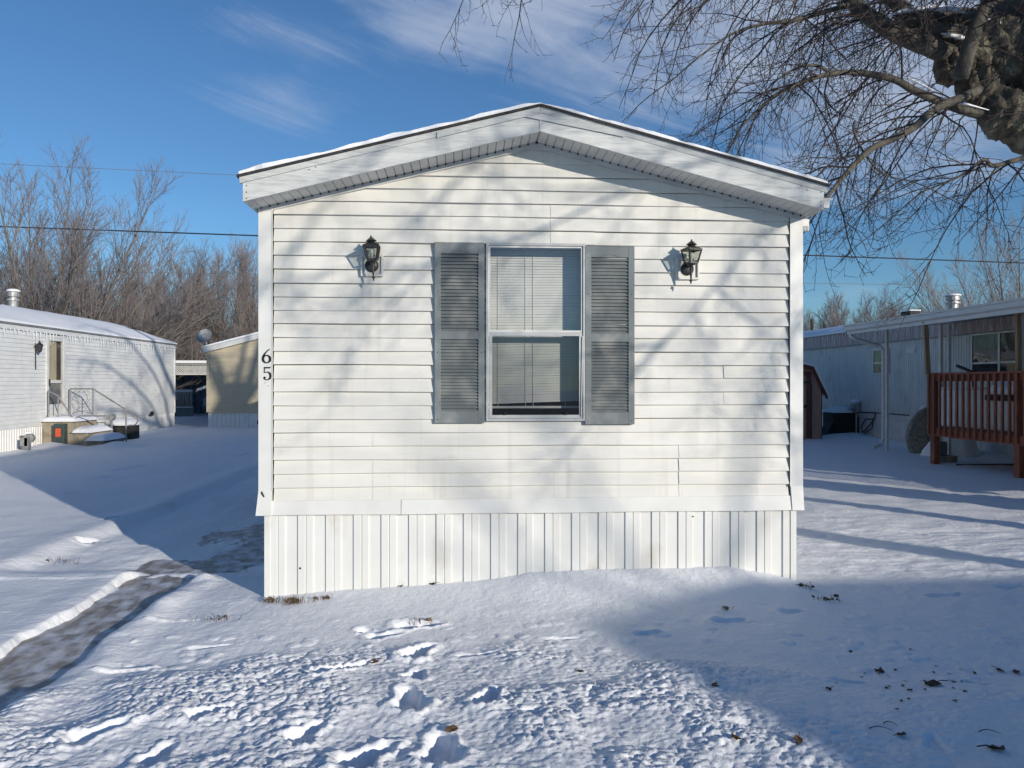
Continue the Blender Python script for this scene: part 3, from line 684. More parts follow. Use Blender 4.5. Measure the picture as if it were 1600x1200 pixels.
# ---- carriage lamps
def wall_lamp(px, py_top, py_bot, bx0, by0, bx1, by1, tilt, rotz):
    p0 = onY(bx0, by0, HY-.03); p1 = onY(bx1, by1, HY-.03)
    blk = MB(); frame(blk, p0.x, p1.x, p1.z, p0.z, .016, HY-.048, HY-.012); blk.box(p0.x+.014, p1.x-.014, HY-.030, HY-.012, p1.z+.014, p0.z-.014)
    root = blk.build('wall_lamp', M['vinyl'], home, bevel=.002)
    cxm = (p0.x+p1.x)/2; czm = (p0.z+p1.z)/2
    pl = MB(); pl.lathe([(.052, 0), (.052, -.008), (.040, -.018), (.020, -.024), (.001, -.026)], (cxm-.002, HY-.030, czm), 20, 'y'); pl.build('backplate', M['black_metal'], root, smooth=True)
    YL = HY-.145; top = onY(px, py_top, YL).z; bot = onY(px, py_bot, YL).z; X = onY(px, (py_top+py_bot)/2, YL).x
    H = top-bot; k = H/.345
    z = lambda t: bot+t*k
    body = MB()
    body.lathe([(.003, 0), (.006, .008), (.004, .014), (.013, .024), (.013, .030), (.006, .036), (.009, .07), (.011, .10), (.014, .125), (.020, .135), (.012, .145), (.030, .150), (.036, .158), (.036, .164)], (X, YL, bot), 14)
    # cage: bottom ring, top ring, four bars
    nb, rb, rt, zb_, zt_ = 4, .050, .078, .163, .262
    for i in range(nb):
        t0 = rotz+i*2*math.pi/nb; t1 = rotz+(i+1)*2*math.pi/nb
        P = lambda r, t, zz: Vector((X+r*math.cos(t), YL+r*math.sin(t), bot+zz*k))
        body.bar(P(rb, t0, zb_), P(rt, t0, zt_), .011, .011); body.bar(P(rb, t0, zb_), P(rb, t1, zb_), .010, .010); body.bar(P(rt, t0, zt_), P(rt, t1, zt_), .012, .010)
    body.lathe([(rt+.010, zt_*k), (rt+.008, (zt_+.008)*k), (.030, (zt_+.030)*k), (.022, (zt_+.036)*k), (.022, (zt_+.04)*k)], (X, YL, bot), 4, rot=rotz)
    body.lathe([(.018, .296*k), (.042, .302*k), (.040, .306*k), (.014, .328*k), (.006, .334*k), (.007, .340*k), (.002, .347*k)], (X, YL, bot), 16)
    # arm from backplate to the stem
    body.tube([(cxm, HY-.045, czm+.01), (cxm+(X-cxm)*.3, HY-.085, czm+.028), (X, YL+.02, bot+.155*k), (X, YL, bot+.15*k)], [.010, .008, .008, .008], 8)
    lan = body.build('lantern', M['black_metal'], root)
    gl = MB()
    for i in range(nb):
        t0 = rotz+i*2*math.pi/nb; t1 = rotz+(i+1)*2*math.pi/nb
        gl.quad(P(rb-.002, t0, zb_), P(rb-.002, t1, zb_), P(rt-.002, t1, zt_), P(rt-.002, t0, zt_))
    gl.build('lamp_glass', M['lamp_glass'], root)
    bl = MB(); bl.lathe([(.010, 0), (.011, .02), (.014, .03), (.024, .05), (.022, .066), (.010, .078), (.001, .08)], (X, YL, bot+.168*k), 12); bl.build('bulb', M['bulb'], root, smooth=True)
    # slight lean of the lantern
    for o in list(root.children):
        if o.name.startswith(('lantern', 'lamp_glass', 'bulb')):
            piv = Vector((X, YL, bot+.15*k))-ROOT[home]
            o.matrix_local = Matrix.Translation(piv) @ Matrix.Rotation(tilt, 4, 'Y') @ Matrix.Translation(-piv)
wall_lamp(582, 368, 439, 564, 398, 599, 432, R(-3.5), R(45))
wall_lamp(1080, 374, 444, 1056, 404, 1092, 437, R(1.0), R(62))

# ---- house number strokes
def glyph(name, stroke, px, py, hpx):
    c = MB(); y0 = HY-.037; o = onY(px, py, y0); s_ = hpx/1200*5.93*.5
    P = [(Vector((o.x+a*s_, y0, o.z+b_*s_)), w*s_) for a, b_, w in stroke]
    Lp, Rp = [], []
    for i, (p, w) in enumerate(P):
        t = (P[min(i+1, len(P)-1)][0]-P[max(i-1, 0)][0]).normalized(); n = Vector((-t.z, 0, t.x))
        Lp.append(p+n*w/2); Rp.append(p-n*w/2)
    for i in range(len(P)-1):
        c.prism([Lp[i], Lp[i+1], Rp[i+1], Rp[i]], (0, .007, 0))
    c.build(name, M['number'], left_trim)
def arc(cx, cz, rx, rz, a0, a1, n, wf): return [(cx+rx*math.cos(R(a0+(a1-a0)*i/n)), cz+rz*math.sin(R(a0+(a1-a0)*i/n)), wf(i/n)) for i in range(n+1)]
six = [(.42, .98, .12), (.25, .88, .13), (.05, .70, .13), (-.18, .45, .17), (-.40, .12, .22), (-.50, -.20, .30)]
six += arc(0, -.40, .50, .53, 165, 165+345, 26, lambda t: .13+.17*abs(math.cos(R(165+345*t)))**1.5)
glyph('house_number', six, 416.5, 556.5, 22)
five = [(.48, .90, .10), (.30, .86, .18), (-.36, .86, .18), (-.38, .5, .10), (-.40, .12, .10), (-.25, .22, .10)]
glyph('house_number', [(-.40, .97, .09), (-.42, .1, .09)], 417.5, 583.5, 21)
glyph('house_number', [(-.40, .86, .19), (.40, .86, .19), (.44, 1.0, .06)], 417.5, 583.5, 21)
glyph('house_number', [(-.42, .12, .08)]+arc(-.05, -.36, .55, .58, 118, -140, 22, lambda t: .11+.19*max(0, math.cos(R(118-258*t)))**1.2)+arc(-.38, -.62, .08, .08, 200, 560, 8, lambda t: .17), 417.5, 583.5, 21)

# ---- porch step seen past the left corner
pc = onY(401.5, 657, 10.3)
st = thing('porch_steps', 'small black-framed porch landing with snow on it beside the left wall of the main home', 'porch steps', (pc.x, 10.3, 0))
MB().box(pc.x, HX0-.02, 10.3, 11.6, pc.z-.05, pc.z).build('landing', M['ac'], st)
c = MB()
for x in (pc.x+.03, HX0-.1):
    for y in (10.34, 11.5): c.box(x, x+.05, y, y+.05, -.1, pc.z-.05)
c.parts('leg', M['grey_paint'], st)
c = MB(); c.lathe([(.60, 0), (.58, .07), (.40, .13), (.01, .15)], (0, 0, 0), 18)
c.v = [(pc.x+.63+v[0]*1.05, 10.95+v[1]*1.05, pc.z+.002+v[2]*.8) for v in c.v]
c.v = [(max(pc.x+.01, min(HX0-.03, v[0])), v[1], v[2]) for v in c.v]; c.build('snow_cap', M['snow_soft'], st, smooth=True)
# ================================================================= left neighbour
LX, LY0, LY1 = -10.5, 8.0, 28.5
lh = thing('mobile_home', 'long white home with lap siding, icicles and a vented snowy roof at the left edge', 'mobile home', (LX, LY0, 0))
c = MB(); z = .56; i = 0; rr = random.Random(3)
dY0, dY1 = 19.93, 20.82
while z < 2.88:
    z1 = min(z+.10, 2.90)
    for ya, yb in (((LY0, dY0), (dY1, LY1)) if z > .86-.1 else ((LY0, LY1),)):
        n = max(2, int((yb-ya)/.7))
        for j in range(n):
            y0 = ya+(yb-ya)*j/n; y1 = ya+(yb-ya)*(j+1)/n
            w0 = .004*math.sin(y0*3+i); w1 = .004*math.sin(y1*3+i)
            c.quad((LX+.020, y0, z+w0), (LX+.020, y1, z+w1), (LX+.004, y1, z1+w1), (LX+.004, y0, z1+w0))
            c.quad((LX, y0, z+w0), (LX, y1, z+w1), (LX+.020, y1, z+w1), (LX+.020, y0, z+w0))
    z = z1; i += 1
c.build('siding', M['vinyl_left'], lh)
c = MB(); WL = 4.3
c.quad((LX-WL, LY1, -.1), (LX, LY1, -.1), (LX, LY1, 2.9), (LX-WL, LY1, 2.9)); c.quad((LX-WL, LY0, -.1), (LX, LY0, -.1), (LX, LY0, 2.9), (LX-WL, LY0, 2.9))
c.quad((LX-WL, LY0, -.1), (LX-WL, LY1, -.1), (LX-WL, LY1, 2.9), (LX-WL, LY0, 2.9)); c.parts('end_wall', M['vinyl_left'], lh)
c = MB(); y = LY0; k = 0
while y < LY1-.01:
    c.quad((LX-.01, y, -.2), (LX-.01, y+.05, -.2), (LX-.01, y+.05, .56), (LX-.01, y, .56)); c.quad((LX-.01, y+.05, -.2), (LX+.008, y+.06, -.2), (LX+.008, y+.06, .56), (LX-.01, y+.05, .56))
    c.quad((LX+.008, y+.06, -.2), (LX+.008, y+.09, -.2), (LX+.008, y+.09, .56), (LX+.008, y+.06, .56)); c.quad((LX+.008, y+.09, -.2), (LX-.01, y+.1, -.2), (LX-.01, y+.1, .56), (LX+.008, y+.09, .56)); y += .1
c.build('skirting', M['vinyl_skirt'], lh)
c = MB(); c.box(LX, LX+.05, LY0, LY1+.05, 2.87, 3.0); c.box(LX+.002, LX+.035, LY1-.06, LY1+.01, .56, 2.87); c.build('fascia', M['vinyl_left'], lh)
# bowed roof and its snow
def bow(t, w=WL+.2, h=.72): return h*(1-abs(2*t-1)**1.9)
def bowroof(root, x0, x1, y0, y1, z0, h, name, mtl, th, par=None, endsag=0, nx_=16, ny_=30, noise=0.):
    c = MB(); gg = []
    for j in range(ny_+1):
        row = []
        for i in range(nx_+1):
            t = i/nx_; x = x0+(x1-x0)*t; y = y0+(y1-y0)*j/ny_
            q = h*(1-abs(2*t-1)**1.9); q *= 1-endsag*max(0, (y-(y1-2.2))/2.2)**2
            row.append((x, y, z0+q+th+(noise*float(fbm(x*2, y*.8, 7, 3)) if noise else 0)))
        gg.append(row)
    for j in range(ny_):
        for i in range(nx_): c.quad(gg[j][i], gg[j][i+1], gg[j+1][i+1], gg[j+1][i])
    for i in range(nx_):
        for row in (gg[0], gg[-1]): a, b_ = row[i], row[i+1]; c.quad(a, b_, (b_[0], b_[1], z0-.02), (a[0], a[1], z0-.02))
    for s_ in (0, -1):
        for j in range(ny_): a, b_ = gg[j][s_], gg[j+1][s_]; c.quad(a, b_, (b_[0], b_[1], z0-.02), (a[0], a[1], z0-.02))
    return c.build(name, mtl, par or root, smooth=False)
rf = bowroof(lh, LX-WL-.1, LX+.08, LY0-.05, LY1+.12, 3.0, .66, 'roof', M['grey_paint'], .02, endsag=.35)
bowroof(lh, LX-WL-.06, LX+.065, LY0, LY1+.10, 3.02, .66, 'roof_snow', M['snow_soft'], .05, par=rf, endsag=.35, nx_=30, ny_=90, noise=.05)
# long thin dark patches laid on the roof snow
c = MB()
for (x, y, l) in ((-11.6, 19.2, 1.2), (-11.9, 21.9, .9), (-11.2, 26.6, .8)):
    t = (x-(LX-WL-.06))/(WL+.125); zz = 3.02+.66*(1-abs(2*t-1)**1.9)+.065
    c.prism([(x-.10, y-l/2, zz+.01), (x+.05, y-l/4, zz-.005), (x+.11, y+l/2, zz-.02), (x-.05, y+l/3, zz+.01)], (0, 0, .02))
c.parts('dark_patch', M['roof_edge'], rf)
ic0 = None; rr = random.Random(8)
for i in range(90):
    y = 14.5+i*.155+rr.uniform(-.05, .05); ln = rr.choice([.06, .1, .14, .2, .32])*rr.uniform(.7, 1.3)
    if ic0 is None: ic0 = MB().lathe([(.011, 0), (.008, -.35), (.002, -.85), (.0005, -1)], (0, 0, 0), 5).build('icicle', M['icewhite'], lh); o = ic0
    else: o = ic0.copy(); COL.objects.link(o); o.parent = lh
    o.location = Vector((.055, y-LY0, 2.88)); o.scale = (1.3, 1.3, ln)
for o in [x for x in lh.children if x.name.startswith('icicle')]: pass
# the icicle mesh was built round the origin minus the root, put it back
ic0.data.transform(Matrix.Translation(Vector((LX, LY0, 0))))
# door
z0d, z1d = .86, 2.78
c = MB(); c.box(LX-.02, LX+.045, dY0, dY0+.07, z0d-.05, z1d+.06); c.box(LX-.02, LX+.045, dY1-.07, dY1, z0d-.05, z1d+.06); c.box(LX-.02, LX+.045, dY0+.07, dY1-.07, z1d, z1d+.06)
c.box(LX-.02, LX+.035, dY0+.07, dY1-.07, z0d-.04, z0d+.22); c.box(LX-.02, LX+.035, dY0+.07, dY1-.07, 1.62, 1.70); c.box(LX-.02, LX+.035, dY0+.07, dY1-.07, 2.70, z1d)
c.box(LX-.02, LX+.033, dY0+.07, dY0+.115, z0d+.22, 2.70); c.box(LX-.02, LX+.033, dY1-.115, dY1-.07, z0d+.22, 2.70)
dr = c.build('door', M['white_paint'], lh)
c = MB(); c.quad((LX+.02, dY0+.1, z0d+.2), (LX+.02, dY1-.1, z0d+.2), (LX+.02, dY1-.1, 2.71), (LX+.02, dY0+.1, 2.71)); c.build('pane', M['glass'], dr)
c = MB(); c.quad((LX-.03, dY0+.1, 1.68), (LX-.03, dY0+.58, 1.68), (LX-.03, dY0+.58, 2.7), (LX-.03, dY0+.1, 2.7)); c.build('curtain', M['curtain'], dr)
c = MB(); c.box(LX-.4, LX-.35, dY0+.05, dY1-.05, z0d, z1d); c.quad((LX-.02, dY0+.1, .9), (LX-.02, dY1-.1, .9), (LX-.02, dY1-.1, 1.65), (LX-.02, dY0+.1, 1.65)); c.build('door_screen', M['grey_paint'], dr)
c = MB(); c.box(LX+.035, LX+.07, dY0+.075, dY0+.105, 1.55, 1.72); c.build('handle', M['black_metal'], dr)
p = onX(62, 542, LX+.15)
c = MB(); c.lathe([(.02, -.14), (.05, -.10), (.075, .04), (.09, .05), (.03, .10), (.01, .15)], p, 8); c.bar((LX, p.y, p.z), p, .03, .03); c.bar((LX+.02, p.y+.05, p.z+.1), (LX+.03, p.y+.05, p.z-.55), .02, .02); c.build('wall_lamp', M['black_metal'], lh)
c = MB(); p = onX(236, 645, LX+.05); c.lathe([(.05, 0), (.05, .08)], p, 8, 'x'); c.box(LX, LX+.1, p.y-.08, p.y+.1, p.z-.1, p.z-.05); c.build('tap', M['black_metal'], lh)
# flue on the roof
def flue(root, x, y, z, h, s, parent=None):
    c = MB(); c.lathe([(.11*s, 0), (.11*s, h*.42)], (x, y, z), 14); c.lathe([(.15*s, h*.42), (.15*s, h*.52)], (x, y, z), 14)
    c.lathe([(.10*s, h*.52), (.10*s, h*.62)], (x, y, z), 14); c.lathe([(.14*s, h*.62), (.14*s, h*.84), (.17*s, h*.86)], (x, y, z), 14)
    o = c.build('flue', M['galv'], parent or root, smooth=False)
    c = MB(); c.lathe([(.175*s, h*.865), (.16*s, h*.93), (.09*s, h*.99), (.01, h)], (x, y, z), 14); c.build('snow_cap', M['snow_soft'], o, smooth=True)
flue(lh, -12.05, 21.3, 3.58, .56, 1.0, rf)

# concrete steps with snow
sp = thing('concrete_steps', 'three snow-capped concrete steps below the door of the left white home', 'steps', (LX+.7, 20.3, 0))
sx = [LX+.03, LX+.78, LX+1.12, LX+1.48]; sz = [.68, .40, .20]; sy0, sy1 = 19.75, 20.95
for a_, b_, zt, nm in ((sx[0], sx[1], sz[0], 'landing'), (sx[1]+.002, sx[2], sz[1], 'step'), (sx[2]+.002, sx[3], sz[2], 'step')):
    o = MB().box(a_, b_, sy0, sy1, -.1, zt).build(nm, M['concrete'], sp, bevel=.01)
    c = MB(); n = 14; gg = []
    for j in range(n+1):
        row = []
        for i in range(n+1):
            u, v = i/n, j/n; e = (1-abs(2*u-1)**5)*(1-abs(2*v-1)**5)
            row.append((a_-.06+(b_-a_+.14)*u, sy0-.08+(sy1-sy0+.1)*v, zt+.003+.13*e*(1+.3*float(fbm(u*3, v*3+a_, 3, 2)))-.02*(1-min(1, e*4))))
        gg.append(row)
    for j in range(n):
        for i in range(n): c.quad(gg[j][i], gg[j][i+1], gg[j+1][i+1], gg[j+1][i])
    c.build('snow_cap', M['snow_soft'], o, smooth=True)
ra = thing('stair_railing', 'grey scrollwork iron railing on the concrete steps of the left home', 'railing', (LX+.7, 20.9, .6))
c = MB(); ry_ = 20.9
c.tube([(LX+.12, ry_, .7), (LX+.12, ry_, 1.47)], .018, 6); c.tube([(LX+.70, ry_, .7), (LX+.70, ry_, 1.47)], .016, 6)
c.tube([(LX+.12, ry_, 1.47), (LX+.70, ry_, 1.47), (LX+1.55, ry_, .92), (LX+1.78, ry_, .76), (LX+1.86, ry_, .62), (LX+1.78, ry_, .50), (LX+1.62, ry_, .50)], .02, 6)
c.tube([(LX+1.55, ry_, -.1), (LX+1.55, ry_, .92)], .02, 6)
c.build('handrail', M['rail'], ra)
c = MB()
for sg in (-1, 1):
    xm = LX+.41
    c.tube([(xm+sg*(.02+.12*math.sin(t*.52)*(1+.2*t/6)), ry_, 1.42-.06*t+.02*math.sin(t)) for t in range(0, 7)], .008, 4)
    c.tube([(xm+sg*(.12-.09*math.cos(t*.8)), ry_, 1.36+.06*math.sin(t*.8)) for t in range(0, 8)], .007, 4)
    c.tube([(xm+sg*.25, ry_, .75), (xm+sg*.05, ry_, 1.0), (xm+sg*.22, ry_, 1.2)], .007, 4)
    c.tube([(xm-sg*.24, ry_, .82), (xm+sg*.1, ry_, .9)], .007, 4)
c.build('scrollwork', M['rail'], ra)
c = MB(); y_ = 19.85
c.tube([(LX+.12, y_, .7), (LX+.12, y_, 1.44)], .018, 6); c.tube([(LX+.12, y_, 1.42), (LX+.35, y_, 1.30), (LX+.72, y_, .72)], .02, 6); c.tube([(LX+.35, y_, .7), (LX+.35, y_, 1.3)], .014, 6)
c.tube([(LX+.72, y_, .72), (LX+.88, y_, .80), (LX+1.5, y_, .80)], .017, 6); c.build('handrail', M['rail'], ra)
p = onY(93.5, 693, 19.6)
gb = thing('utility_box', 'dark green box with an orange sticker in front of the concrete steps', 'utility box', (p.x, 19.6, 0))
MB().box(p.x-.13, p.x+.13, 19.55, 19.72, -.1, .62).build('case', M['green_box'], gb, bevel=.01)
c = MB().box(p.x-.075, p.x+.045, 19.543, 19.549, .30, .50); c.build('sticker', M['orange'], gb)
c = MB()
for i in range(4): c.box(p.x-.05+(i%2)*.01, p.x+.02, 19.539, 19.5425, .33+i*.04, .338+i*.04)
c.build('sticker_print', M['wood_red'], gb)
p = onX(43, 702, -10.15)
mp_ = thing('meter_pedestal', 'small snow-dusted grey meter pedestal by the skirting at the far left', 'meter', (p.x, p.y, 0))
c = MB(); c.box(p.x-.05, p.x+.05, p.y-.05, p.y+.05, -.1, .35); c.bar((p.x-.1, p.y, .25), (p.x-.05, p.y, .02), .07, .08); c.build('post', M['grey_paint'], mp_)
c = MB(); c.lathe([(.11, 0), (.11, .10), (.06, .13)], (p.x+.02, p.y, .34), 12, 'y', 0); c.box(p.x-.14, p.x+.02, p.y-.05, p.y+.06, .16, .36); c.build('meter_head', M['galv'], mp_)
c = MB(); c.lathe([(.10, 0), (.07, .04), (.01, .05)], (p.x+.01, p.y, .45), 10); c.build('snow_cap', M['snow_soft'], mp_)
# condenser and pipes by the far part of the left home
ac = thing('air_conditioner', 'dark slatted air conditioner with a snow cap beside the left white home', 'air conditioner', (-9.75, 22.6, 0))
c = MB(); c.box(-10.05, -9.45, 22.4, 22.95, .02, .42)
for i in range(7): c.box(-10.06, -9.44, 22.385, 22.40, .05+i*.052, .075+i*.052)
c.build('case', M['ac'], ac)
c = MB(); c.lathe([(.44, 0), (.42, .09), (.28, .17), (.02, .20)], (-9.75, 22.65, .42), 16); c.build('snow_cap', M['snow_soft'], ac, smooth=True)
gm = thing('gas_meter', 'grey gas meter on pipes standing behind the post of the iron railing', 'meter', (-9.75, 21.4, 0))
c = MB(); c.tube([(-9.95, 21.4, -.1), (-9.95, 21.4, .55), (-9.7, 21.4, .55), (-9.7, 21.4, .2)], .03, 7); c.tube([(-9.55, 21.4, -.1), (-9.55, 21.4, .62)], .035, 7); c.build('pipe', M['grey_paint'], gm)
c = MB(); c.box(-9.85, -9.6, 21.3, 21.5, .12, .40); c.lathe([(.09, -.1), (.09, .1)], (-9.55, 21.4, .70), 10, 'y'); c.build('case', M['galv'], gm)

# ================================================================= beige home at the back
bh = thing('mobile_home', 'beige vinyl home with a satellite dish on its corner, seen between the two white homes', 'mobile home', (-7.2, 28.6, 0))
BX0, BX1, BYY = -9.36, -5.06, 28.6; BPK = (BX0+BX1)/2
c = MB(); z = .62; i = 0
while z < 3.45:
    z1 = z+.105; hw = (BX1-BX0)/2 if z1 < 2.82 else max(.05, (3.42-z)/.26)
    hw = min(hw, (BX1-BX0)/2)
    c.quad((BPK-hw, BYY-.02, z), (BPK+hw, BYY-.02, z), (BPK+hw, BYY-.004, z1), (BPK-hw, BYY-.004, z1)); c.quad((BPK-hw, BYY, z), (BPK+hw, BYY, z), (BPK+hw, BYY-.02, z), (BPK-hw, BYY-.02, z)); z = z1
c.build('siding', M['beige'], bh)
c = MB(); c.box(BX0, BX1, BYY+.02, BYY+16, .6, 2.85); c.build('side_wall', M['beige'], bh)
c = MB(); c.box(BX0-.03, BX0+.07, BYY-.035, BYY+.05, .55, 2.86); c.box(BX1-.07, BX1+.03, BYY-.035, BYY+.05, .55, 2.86); c.box(BX0+.07, BX1-.07, BYY-.04, BYY, .52, .63); c.build('corner_trim', M['beige'], bh)
c = MB(); x = BX0+.02
while x < BX1-.2:
    c.quad((x, BYY+.01, -.2), (x+.1, BYY+.01, -.2), (x+.1, BYY+.01, .52), (x, BYY+.01, .52)); c.quad((x+.1, BYY+.01, -.2), (x+.11, BYY-.012, -.2), (x+.11, BYY-.012, .52), (x+.1, BYY+.01, .52))
    c.quad((x+.11, BYY-.012, -.2), (x+.15, BYY-.012, -.2), (x+.15, BYY-.012, .52), (x+.11, BYY-.012, .52)); c.quad((x+.15, BYY-.012, -.2), (x+.16, BYY+.01, -.2), (x+.16, BYY+.01, .52), (x+.15, BYY-.012, .52)); x += .16
c.build('skirting', M['vinyl_skirt'], bh)
c = MB()
for xe in (BX0-.12, BX1+.12):
    ze = 3.42-.26*abs(xe-BPK)+.08
    c.prism([(BPK, BYY-.15, 3.42+.08-.01), (xe, BYY-.15, ze-.02), (xe, BYY-.15, ze-.20), (BPK, BYY-.15, 3.42-.11)], (0, .03, 0))
c.build('fascia', M['white_paint'], bh)
c = MB()
for xe in (BX0-.16, BX1+.16):
    ze = 3.42-.26*abs(xe-BPK)+.07
    c.prism([(BPK, BYY-.18, 3.50), (xe, BYY-.18, ze), (xe, BYY-.18, ze+.06), (BPK, BYY-.18, 3.56)], (0, 16.4, 0))
bro = c.build('roof', M['snow_soft'], bh)
p = onY(320, 526, 28.4)
c = MB(); Nd = Vector((-.1, -.9, .35)).normalized(); A_ = Nd.orthogonal().normalized(); B_ = Nd.cross(A_)
for i in range(18):
    t0, t1 = 2*math.pi*i/18, 2*math.pi*(i+1)/18
    for r0, r1 in ((0, .14), (.14, .26)):
        f_ = lambda r, t: p+A_*r*math.cos(t)*1.1+B_*r*math.sin(t)+Nd*(r*r*.9)
        c.quad(f_(r0, t0), f_(r0, t1), f_(r1, t1), f_(r1, t0))
c.tube([p, p+Vector((.05, .1, -.35)), (BX0+.02, BYY-.02, p.z-.45)], .03, 6); c.tube([p+Vector((0, 0, -.25)), p+Nd*.35+Vector((0, 0, -.1))], .015, 5)
c.build('satellite_dish', M['galv'], bh)

# ================================================================= covered porch beyond
pw = thing('covered_porch', 'far porch with a white lattice strip, between the left home and the beige home', 'porch', (-14, 38.5, 0))
c = MB(); c.box(-21, -11.2, 37.9, 42, 2.45, 2.58); pr_ = c.build('roof', M['galv'], pw); MB().box(-21, -11.15, 37.85, 42, 2.582, 2.70).build('roof_snow', M['snow_soft'], pr_)
c = MB(); x = -18.
while x < -11.4:
    c.bar((x, 38, 2.05), (x+.34, 38, 2.39), .035, .015, (0, 1, 0)); c.bar((x+.34, 38.02, 2.05), (x, 38.02, 2.39), .035, .015, (0, 1, 0)); x += .12
c.box(-18, -11.2, 37.98, 38.04, 2.39, 2.43); c.box(-18, -11.2, 37.98, 38.04, 2.01, 2.05); c.build('lattice', M['white_paint'], pw)
c = MB(); c.box(-18, -13.15, 37.9, 38.1, 1.18, 1.30); c.box(-18, -13.15, 37.9, 38.1, .42, .48); c.build('rail', M['white_paint'], pw)
c = MB(); x = -18
while x < -13.2: c.box(x, x+.09, 37.97, 38.0, .45, 1.18); x += .125
c.build('balustrade', M['brown_slats'], pw)
c = MB(); c.box(-18, -13.15, 38.02, 38.1, -.1, .42); c.build('deck_skirt', M['grey_paint'], pw)
for x in (-17.8, -14.15, -11.4): MB().box(x, x+.08, 38.0, 38.08, 0, 2.4).build('post', M['white_paint'], pw)
c = MB(); c.box(-21, -11.5, 41.9, 42, 0, 2.45)
for i in range(30): c.box(-21+i*.32, -20.8+i*.32, 41.84, 41.9, 0, 2.45)
c.build('back_wall', M['tarp'], pw)
gr = thing('parked_car', 'dark blue car nose with a red tail light half hidden behind the beige home', 'car', (-10.8, 36.2, 0))
c = MB(); pf = [(x_+1.15, z_) for x_, z_ in [(-12.95, .55), (-12.95, .95), (-12.7, 1.05), (-12.3, 1.10), (-12.0, 1.48), (-10.7, 1.5), (-10.2, 1.05), (-8.9, .95), (-8.85, .5)]]
c.prism([(x, 35.4, z_) for x, z_ in pf], (0, 1.6, 0)); c.build('body', M['tarp'], gr, bevel=.05)
for x in (-11.3, -8.35):
    for y in (35.36, 36.84): MB().lathe([(.31, 0), (.31, .2)], (x, y, .31), 16, 'y').build('wheel', M['ac'], gr)
MB().box(-11.84, -11.79, 35.45, 35.7, .62, .75).build('tail_light', M['red'], gr)

# ================================================================= right neighbour
RX, RY0, RY1 = 11.9, 7.6, 31.0; WR = 4.3
rh = thing('mobile_home', 'pale grey-green ribbed metal home in shade at the right, with a streaked fascia', 'mobile home', (RX, RY0, 0))
def ribwall(mb, x, y0, y1, z0, z1, P=.10, d=.014, sg=-1):
    y = y0
    while y < y1-.001:
        for a_, b_, o1, o2 in ((0, .45, 0, 0), (.45, .55, 0, d), (.55, .90, d, d), (.90, 1., d, 0)):
            mb.quad((x+sg*o1, y+a_*P, z0), (x+sg*o2, y+b_*P, z0), (x+sg*o2, y+b_*P, z1), (x+sg*o1, y+a_*P, z1))
        y += P
c = MB(); ribwall(c, RX, RY0, RY1, .76, 2.80); c.build('siding', M['ribbed'], rh)
c = MB(); ribwall(c, RX+.03, RY0, RY1, -.2, .76, .2, .01); c.box(RX-.012, RX+.02, RY0, RY1, .60, .755); c.build('skirting', M['white_paint'], rh)
c = MB(); ribwall(c, RX-.05, RY0, RY1, 2.79, 3.16, .35, .012); c.build('fascia', M['fascia_old'], rh)
c = MB(); c.box(RX-.068, RX-.02, RY0, RY1, 2.765, 2.79); c.box(RX-.085, RX-.04, RY0, RY1+.04, 3.16, 3.20); c.build('fascia_trim', M['grey_paint'], rh)
c = MB(); c.box(RX+.05, RX+WR, RY0, RY0+.05, -.1, 3.16); c.box(RX+.05, RX+WR, RY1-.05, RY1, -.1, 3.16); c.box(RX+WR-.05, RX+WR, RY0+.05, RY1-.05, -.1, 3.16); c.parts('end_wall', M['ribbed'], rh)
rr_ = bowroof(rh, RX-.08, RX+WR+.08, RY0-.05, RY1+.05, 3.18, .45, 'roof', M['grey_paint'], .0)
bowroof(rh, RX-.05, RX+WR+.06, RY0, RY1, 3.20, .45, 'roof_snow', M['snow_soft'], .05, par=rr_, nx_=30, ny_=90, noise=.06)
p = onX(1489, 470, 13.6)
flue(rh, 13.6, p.y, 3.62, .50, 1.25, rr_)
c = MB(); q = onX(1420, 482, 13.5); c.box(13.4, 13.7, q.y-.25, q.y+.25, 3.66, 3.80); c.build('roof_vent', M['ac'], rr_)
MB().box(13.38, 13.72, q.y-.27, q.y+.27, 3.802, 3.83).build('snow_cap', M['snow_soft'], rr_)
ic0 = None; rr = random.Random(18)
for i in range(60):
    y = 12.2+i*.29+rr.uniform(-.1, .1); ln = rr.choice([.1, .15, .25, .33])*rr.uniform(.7, 1.2)
    if ic0 is None: ic0 = MB().lathe([(.013, 0), (.009, -.35), (.003, -.85), (.0005, -1)], (RX, RY0, 0), 5).build('icicle', M['icewhite'], rh); o = ic0
    else: o = ic0.copy(); COL.objects.link(o); o.parent = rh
    o.location = (-.075, y-RY0, 3.17); o.scale = (1.3, 1.3, ln)
